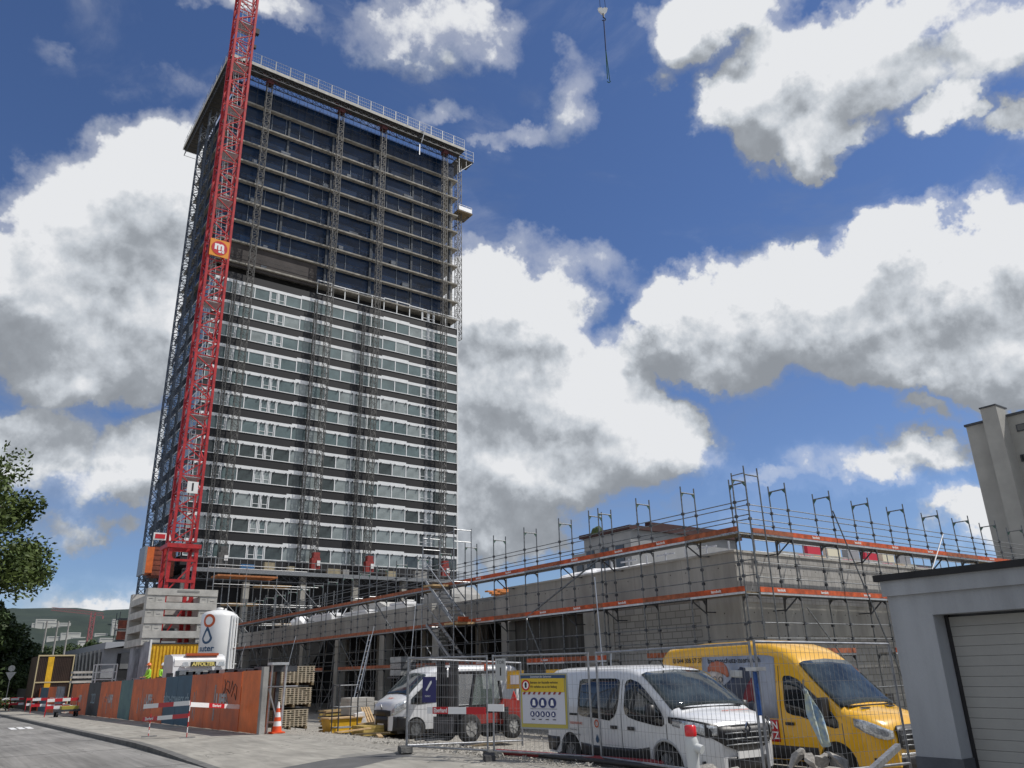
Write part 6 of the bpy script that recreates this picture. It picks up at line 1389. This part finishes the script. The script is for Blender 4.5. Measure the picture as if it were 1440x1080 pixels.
mb.build('slats',mat('parcel_yellow',(.62,.55,.18),.6),t); MB().box(17.2,17.6,31.15,31.55,z2,z2+.84).build('core',blk,t)
t,z=crate(15,28.4,1,1,1,0,'long low stack of yellow-brown timber beams on bearers in front of the yard clutter','beam_stack','beams')
mb=MB()
for r in range(3):
    for c in range(6): mb.box(13.3,15.7,28.0+c*.17,28.15+c*.17,z+.18+r*.11,z+.28+r*.11)
mb.build('beams',wood_y,t); mb=MB(); mb.box(13.7,13.85,27.9,29.1,z,z+.18);mb.box(15.2,15.35,27.9,29.1,z,z+.18); mb.build('bearer',wood_d,t)
t,z=crate(13.2,30.2,1,1,1,0,'yellow open skip tub beside the formwork stack','skip_tub','tub')
mb=MB(); mb.prism([(0,0),(1.1,0),(1.25,.5),(-.12,.5)],(12.9,29.9,z+.05),(1,0,0),(0,0,1),(0,.8,0)); mb.build('tub',yell,t); MB().box(12.75,14.2,29.85,30.75,z+.54,z+.58).build('lid_board',wood,t)
t,z=crate(12.7,29.2,1,1,1,0,'grey tubular stacking rack standing before the yellow tub','stacking_rack','rack')
mb=MB()
for x in (12.75,13.5):
    for y in (29.0,29.6): mb.tube((x,y,z),(x,y,z+1.7),.025,6)
for zz in (.2,.9,1.65):
    mb.tube((12.75,29.0,z+zz),(13.5,29.0,z+zz),.02,5);mb.tube((12.75,29.6,z+zz),(13.5,29.6,z+zz),.02,5);mb.tube((12.75,29,z+zz),(12.75,29.6,z+zz),.02,5)
mb.build('tube_frame',steel_d,t)
t,z=crate(16.5,28.9,1,1,1,0,'untidy heap of scrap timber and red clamps beside the beam stack','scrap_heap','timber heap')
mb=MB()
for i in range(40):
    x=15.8+random.random()*2.2;y=28.4+random.random()*1.6;h=z+.05+random.random()*.55;a=random.random()*PI;l=.3+random.random()*.6
    mb.bar((x,y,h),(x+l*math.cos(a),y+l*math.sin(a)*.6,h+random.uniform(-.2,.3)),.09,.03,m=0 if i%5 else (1 if i%2 else 2))
mb.build('offcuts',[wood,redtxt,steel_l],t)
t,z=crate(15.7,33.5,1,1,1,0,'grey metal mesh crate behind the leaning boards','mesh_crate','crate')
mb=MB(); mb.box(15.0,16.3,33,34,z+.1,z+.7); 
for x in (15,16.3):
    for y in (33,34): mb.bar((x,y,z),(x,y,z+1.2),.05)
mb.build('crate',steel,t)
t,z=crate(19.5,36,1,1,1,0,'white wrapped pallet hanging at the stair foot in the dark opening','wrapped_pallet','pallet',z=1.4)
mb=MB()
for q in range(3): mb.box(20.1,21.0,38.2,39.4,1.55+q*.32,1.83+q*.32,q%2)
mb.build('wrapped_goods',[mat('wrap_grey',(.32,.33,.33),.5,0,.4,4),steel],t); mb=MB(); mb.box(20.0,21.1,38.1,39.5,1.42,1.5); mb.bar((20.05,38.2,-.6),(20.05,38.2,1.45),.06);mb.bar((21,39.3,-.6),(21,39.3,1.45),.06); mb.build('stand',steel_d,t)
for i,(x,y,lab) in enumerate(((14.9,33.4,'tall brown pile of boards and battens behind the white sack'),(16.1,34.5,'jumbled board pile between block pile and trestle table'),(14.6,29.0,'small heap of battens right behind the beam stack'),(17.6,29.6,'board pile in front of the trestle table, next to the van'))):
    z=gz(x,y); t=thing('board_pile',lab,'boards',(x,y,z),'board piles in the yard'); mb=MB()
    for r in range(7 if i!=2 else 4):
        for c in range(5):
            o_=random.uniform(-.12,.12); a_=random.uniform(-.05,.05); mb.bar((x-.7+o_,y+c*.2,z+.08+r*.13),(x+.6+o_,y+c*.2+a_,z+.08+r*.13+random.uniform(-.02,.04)),.16,.07,m=(r+c)%3)
    mb.build('boards',[wood,wood_d,wood_y],t)
for i,(x,y,a,l,lab) in enumerate(((11.2,25.6,.4,1.6,'loose grey plank lying on the gravel left of the fence end'),(12.6,27.2,-.6,1.2,'short loose plank lying before the beam stack'),(11.6,23.2,1.2,.9,'small board offcut on the gravel near the fence end'),(12.4,19.6,.2,1.3,'loose plank on the gravel behind the mesh fence'))):
    z=gz(x,y)+.05; o=MB().bar((x,y,z),(x+l*math.cos(a),y+l*math.sin(a),z+.02),.14,.04).build('loose_plank',wood_d if i%2 else wood,None); tag(o,lab,'plank','loose planks on the yard gravel')
# aluminium ladder leaning inside scaffold
t=thing('ladder','aluminium ladder leaning on the scaffold left of the far van','ladder',(20.5,44,-.6)); mb=MB()
for e in (0,.4): mb.bar((20.2,44+e,-.6),(21.8,45.2+e,3.9),.06)
for i in range(14): q=i/14; mb.bar((20.2+1.6*q,44+1.2*q,-.6+4.5*q),(20.2+1.6*q,44.4+1.2*q,-.6+4.5*q),.035)
mb.build('ladder_body',alu,t)
# ---------------------------------------------------------------- far left of the site
dc=thing('brown_container','dark brown ribbed container with a yellow stripe and pale edges at far left','container',(7.8,80,-.6)); 
mb=MB(); mb.box(7.86,10.5,80,86,-.6,3.78)
for i in range(20): x=7.92+i*.128; mb.box(x,x+.06,79.96,80,-.3,3.6)
mb.build('ribbed_wall',mat('container_brown',(.055,.032,.022),.6,0,.3,1),dc); MB().box(8.55,9.0,79.92,79.96,-.3,3.7).build('yellow_stripe',yell,dc)
mb=MB(); mb.box(7.78,7.86,79.9,80.0,-.6,3.85);mb.box(10.45,10.53,79.9,80,-.6,3.85);mb.box(7.86,10.45,79.9,80,3.74,3.85);mb.box(7.86,10.45,79.9,79.95,1.62,1.72); mb.build('edge_frame',mat('edge_cream',(.5,.42,.25),.6),dc)
gb=thing('workshop_building','low grey workshop building with slanted window fins and overhanging roof behind the brown container','building',(13.6,86,-1))
mb=MB(); mb.box(13.75,22,86.4,112,-1,4.6); mb.build('wall',mat('workshop_grey',(.30,.31,.33),.9,0,.2,.6),gb)
mb=MB(); mb.prism([(0,0),(2.1,.08),(2.1,-.25),(0,-.6)],(13.7,85.6,5.1),(1,0,0),(0,0,1),(0,27,0)); mb.box(15.8,22,85.6,112,4.85,5.18); mb.build('roof',mat('workshop_roof',(.33,.35,.38),.7),gb)
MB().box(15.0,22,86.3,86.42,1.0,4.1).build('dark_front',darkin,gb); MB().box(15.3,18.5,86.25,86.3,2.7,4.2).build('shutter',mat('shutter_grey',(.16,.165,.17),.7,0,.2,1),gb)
for i in range(9): MB().bar((13.68,87+i*2.4,1.6),(13.68,88.2+i*2.4,4.5),.22,.1).build('fin',conc_l,gb)
for i in range(9): MB().box(13.70,13.74,87.3+i*2.4,89.2+i*2.4,1.7,4.3).build('window',glass_d,gb)
o=MB().box(10.9,15,82,84,-.6,1.9).build('dark_shed',darkin,None); tag(o,'dark low shed between brown container and workshop','shed')
for i in range(3):
    o=MB().box(9.9,11.3,74.6,76,1.55+.36*i-0,1.72+.36*i).build('concrete_slab',conc_l,None); tag(o,['lowest','middle','topmost'][i]+' of three pale slabs stacked right of the brown container','slab','pale slabs by the brown container')
t=thing('steel_rack','white tubular rack frame rising above the hoarding left of the grey mural wall','rack',(11,66,-.6)); mb=MB()
for x in (9.9,11.2):
    for y in (64,65.2): mb.bar((x,y,-.6),(x,y,2.75),.07)
for zz in (1.75,2.25,2.75): mb.bar((9.9,64,zz),(11.2,64,zz),.06);mb.bar((9.9,65.2,zz),(11.2,65.2,zz),.06)
mb.build('frame',white,t)
# street barriers at far left
for i,(x,y,L_) in enumerate(((6.5,58,1.7),(7.2,64,1.9),(6.9,70,2.2),(7.3,78,2.4),(6.8,86,2.6),(5.9,92,2.6))):
    nb=Vector((0,-1,0)); z=street(y)
    t=thing('street_barrier',['low red and white barrier before the dark trolley at far left, nearest of its row','red and white barrier second in the far left row','red and white barrier third in the far left row','red and white barrier fourth in the far left row','red and white barrier fifth in the far left row','farthest red and white barrier beside the hedge'][i],'barrier',(x,y,z),'far barriers along the pavement')
    for q in (x,x+L_): MB().tube((q,y,z),(q,y,z+1.05),.025,6).build('post',rw,t)
    board((x,y,z+.85),(x+L_,y,z+.88),.18,4,t,i%2); board((x,y,z+.45),(x+L_,y,z+.45),.18,4,t,(i+1)%2)
t=thing('site_trolley','low dark four-wheeled trolley loaded with yellow straps on the far pavement','trolley',(7.3,57,-.3)); z=street(57); mb=MB(); mb.box(6.9,8.2,56.5,57.8,z+.3,z+.42); mb.box(7.2,8.1,56.6,57.6,z+.42,z+.6,1); mb.build('platform',[steel_d,mat('strap_yellow',(.35,.3,.05),.7)],t)
for x in (7.0,8.05):
    for y in (56.6,57.6): MB().tube((x-.05,y,z+.15),(x+.05,y,z+.15),.15,12).build('wheel',blkr,t)
t=thing('traffic_sign','small triangular give-way sign seen from behind near the dark trees','traffic sign',(7.3,96,-.8)); mb=MB(); mb.tube((7.2,96,-.8),(7.2,96,2.3),.04,6); mb.build('post',steel,t); mb=MB(); mb.prism([(-.45,.8),(.45,.8),(0,0)],(7.2,95.9,1.9),(1,0,0),(0,0,1),(0,.03,0)); mb.prism(ell(0,1.15,.3,.3,14),(7.2,95.9,1.9),(1,0,0),(0,0,1),(0,.03,0)); mb.build('sign_plate',steel,t)
# slanted pale light columns
for i,px in enumerate((62,77.5,93)):
    p=ray(px-1,906);k=150/math.hypot(p.x,p.y);b=p*k; tp=ray(px+3.2,872.5)*k*1.0
    o=MB().tube((b.x,b.y,-1.3),(b.x,b.y,1.65+tp.z),.16,10,r2=.13).build('pale_column',conc,None); tag(o,['leftmost of three pale tall columns rising before the wooded hill','middle of three pale tall columns rising before the wooded hill','rightmost of three pale tall columns rising before the wooded hill'][i],'column','pale columns before the hill')
# far red crane
t=thing('distant_crane','faint red tower crane with a long jib before the wooded hill','crane',(100,560,0)); pr=mat('hazed_red',(.26,.09,.10),.8); K=600  # distance haze is mixed into this red, paler than the crane's own paint
def at(px,py,K): p=ray(px,py);k=K/math.hypot(p.x,p.y); return Vector((p.x*k,p.y*k,H+p.z*k))
mb=MB(); m0=at(126,895,K);m1=at(130,866,K); lattice(mb,m0.x-1,m0.y,0,m1.z+2,2.4,2.4,3,.45,.3); mb.build('mast',pr,t)
mb=MB(); a=at(72,858,K);b=at(145,866,K); n=26
for i in range(n):
    p=a+(b-a)*i/n;q=a+(b-a)*(i+1)/n; mb.bar(p,q,.25);mb.bar(p+Vector((0,0,1.8)),q+Vector((0,0,1.8)),.25);mb.bar(p,q+Vector((0,0,1.8)),.18)
mb.bar(b,b+Vector((0,0,-2)),.8); mb.build('jib',pr,t)
# hillside houses
HM=bpy.data.objects['hills'].data
def hillz(x,y):
    best=None;bz=0
    for v in HM.vertices:
        d=(v.co.x-x)**2+(v.co.y-y)**2
        if best is None or d<best: best=d;bz=v.co.z
    return bz
random.seed(3)
for i,(px,py,wd,ht) in enumerate(((55,880,9,5),(64,876,12,6),(72,879,9,5),(84,884,10,5),(90,881,7,6),(96,892,9,4),(104,890,8,3),(110,898,8,4),(170,886,12,8),(178,893,14,9),(187,899,12,6),(160,880,3,9),(142,891,8,3),(118,903,7,4),(80,897,12,4),(150,899,9,4))):
    D=950
    while D<2300:
        c=at(px,py+4,D); 
        if c.z<=hillz(c.x,c.y)+1: break
        D+=10
    w2=wd*D/620;hh=ht*D/620*.7
    t=thing('hillside_house','small pale flat-roofed building among trees on the far hillside','house',(c.x,c.y,c.z),'pale buildings on the wooded hillside')
    MB().box(c.x-w2/2,c.x+w2/2,c.y,c.y+9,c.z-12,c.z+hh).build('wall',mat('house_pale',(.50,.50,.47),.8,0,.15,.05) ,t)
    for r in range(max(1,int(hh/4.2))): MB().box(c.x-w2*.42,c.x+w2*.42,c.y-.2,c.y,c.z+hh-2.0-r*3.6,c.z+hh-1.2-r*3.6).build('window_band',mat('house_window',(.22,.23,.24),.3),t)
# ---------------------------------------------------------------- trees
leafm=mat('leaf_green',(.095,.13,.03),.55,0,.5,1.6,col2=(.032,.055,.014),spec=.3)
leafm2=mat('leaf_dark_green',(.065,.10,.032),.6,0,.5,.7,col2=(.028,.046,.016),spec=.3)
bark=mat('bark',(.07,.055,.04),.9,0,.4,8,.4,20)
def crown_mesh(n_clump,n_leaf,rad,hgt,leaf,seed,clr=.9,elong=1):
    rd=random.Random(seed); mb=MB(); cl=[]
    for i in range(n_clump):
        while 1:
            p=Vector((rd.uniform(-1,1),rd.uniform(-1,1),rd.uniform(-1,1)))
            if .35<p.length<1: break
        f=1-.25*max(0,p.z)
        cl.append((Vector((p.x*rad*f,p.y*rad*f,hgt*.5*(p.z))),clr*rd.uniform(.55,1.25)))
    for c,r in cl:
        for j in range(n_leaf):
            d=Vector((rd.gauss(0,1),rd.gauss(0,1),rd.gauss(0,.75))); d=d.normalized()*r*rd.random()**.45; p=c+d
            a=Vector((rd.gauss(0,1),rd.gauss(0,1),rd.gauss(0,.6))).normalized()*leaf*rd.uniform(.6,1.3); b=a.cross(Vector((rd.gauss(0,1),rd.gauss(0,1),rd.gauss(0,1)))).normalized()*leaf*.55
            k=len(mb.v); mb.v+=[p-a,p+b*.9,p+a,p-b*.9]; mb.f.append([k,k+1,k+2,k+3]); mb.m.append(0); mb.sm.append(False)
    return mb,cl
def tree(name,lab,cat,x,y,z,trunk_h,rad,hgt,n_clump,n_leaf,leaf,seed,m,clr,group=None,proto=None,scale=1):
    if proto:
        c=copytree(proto,None,(x,y,z),seed*1.3,lab); c.scale=(scale,scale,scale*random.uniform(.9,1.1)); 
        if group:c['group']=group
        return c
    t=thing(name,lab,cat,(x,y,z),group,world=False)
    mb,cl=crown_mesh(n_clump,n_leaf,rad,hgt,leaf,seed,clr); zc=trunk_h+hgt*.5
    mb.v=[(v[0],v[1],v[2]+zc) for v in mb.v]; mb.build('crown',m,t,fix=False)
    tb=MB(); tb.tube((0,0,-.2),(.05,0,trunk_h),rad*.085,10,r2=rad*.06); tb.tube((.05,0,trunk_h),(0,.1,trunk_h+hgt*.6),rad*.06,8,r2=rad*.02)
    rd=random.Random(seed)
    for c,r in cl[:26]:
        s=Vector((0,0,trunk_h+hgt*rd.uniform(0,.4))); e=Vector((c.x*.85,c.y*.85,c.z+zc)); mid=(s+e)/2+Vector((0,0,-.1*hgt*.3)); tb.tube(s,mid,rad*.028,6,r2=rad*.02); tb.tube(mid,e,rad*.02,5,r2=rad*.006)
    tb.build('trunk',bark,t); return t
tree('leafy_tree','large leafy green tree reaching in from the left picture edge above the road','tree',-1.75,25,street(25)-.1,1.9,3.9,6.6,170,360,.075,5,leafm,.72)
p0=tree('dark_tree','dark dense tree at far left edge behind the road','tree',3.2,104,-.9,1.0,5.0,11,60,170,.30,9,leafm2,1.6,'dark trees beyond the end of the street')
for i,(x,y,s_) in enumerate(((-2,98,1.1),(7.5,118,.85),(11,124,.62),(5.5,112,.95),(0,112,1.2),(15,150,.75),(20,158,.7),(26,165,.65),(9.5,110,.45),(8.4,104,.38))):
    tree('dark_tree',['dark tree at the left edge nearest the road end','mid-height dark tree above the brown container','low dark tree right of the one above the container','dark tree just left of the brown container','tallest dark tree at the left picture edge','dark tree behind the slanted-fin workshop, left of its group','dark tree behind the workshop roof, middle of its group','dark tree behind the workshop roof, right of its group','small dark tree directly over the far barriers','lowest dark tree right of the give-way sign'][i],'tree',x,y,-1.5,0,0,0,0,0,0,i+2,leafm2,0,'dark trees beyond the end of the street',p0,s_)
for i in range(13):
    px=42+i*12.5; q=at(px,900,230+ (i*37)%90); s_=(1.05+.35*((i*7)%5)/4)*(1 if i>3 else .9)
    tree('distant_tree','dark tree in the row between workshop roof and far hillside','tree',q.x,q.y,-3.5,0,0,0,0,0,0,i+20,leafm2,0,'dark trees below the far hillside',p0,s_)['label']=['dark treetop of the row below the far hillside houses','dark treetop of the row below the far hillside houses'][0]
mb,cl=crown_mesh(40,160,2.0,1.6,.10,33,.55); mb.v=[(v[0]*1.6,v[1]*3,max(v[2]+.7,-.2)) for v in mb.v]
t=thing('hedge','clipped green hedge at the far left roadside','hedge',(3.6,88,-.65),world=False); mb.build('foliage',leafm,t,fix=False); MB().box(-2,2,-4,4,-.1,.4).build('stems',bark,t)
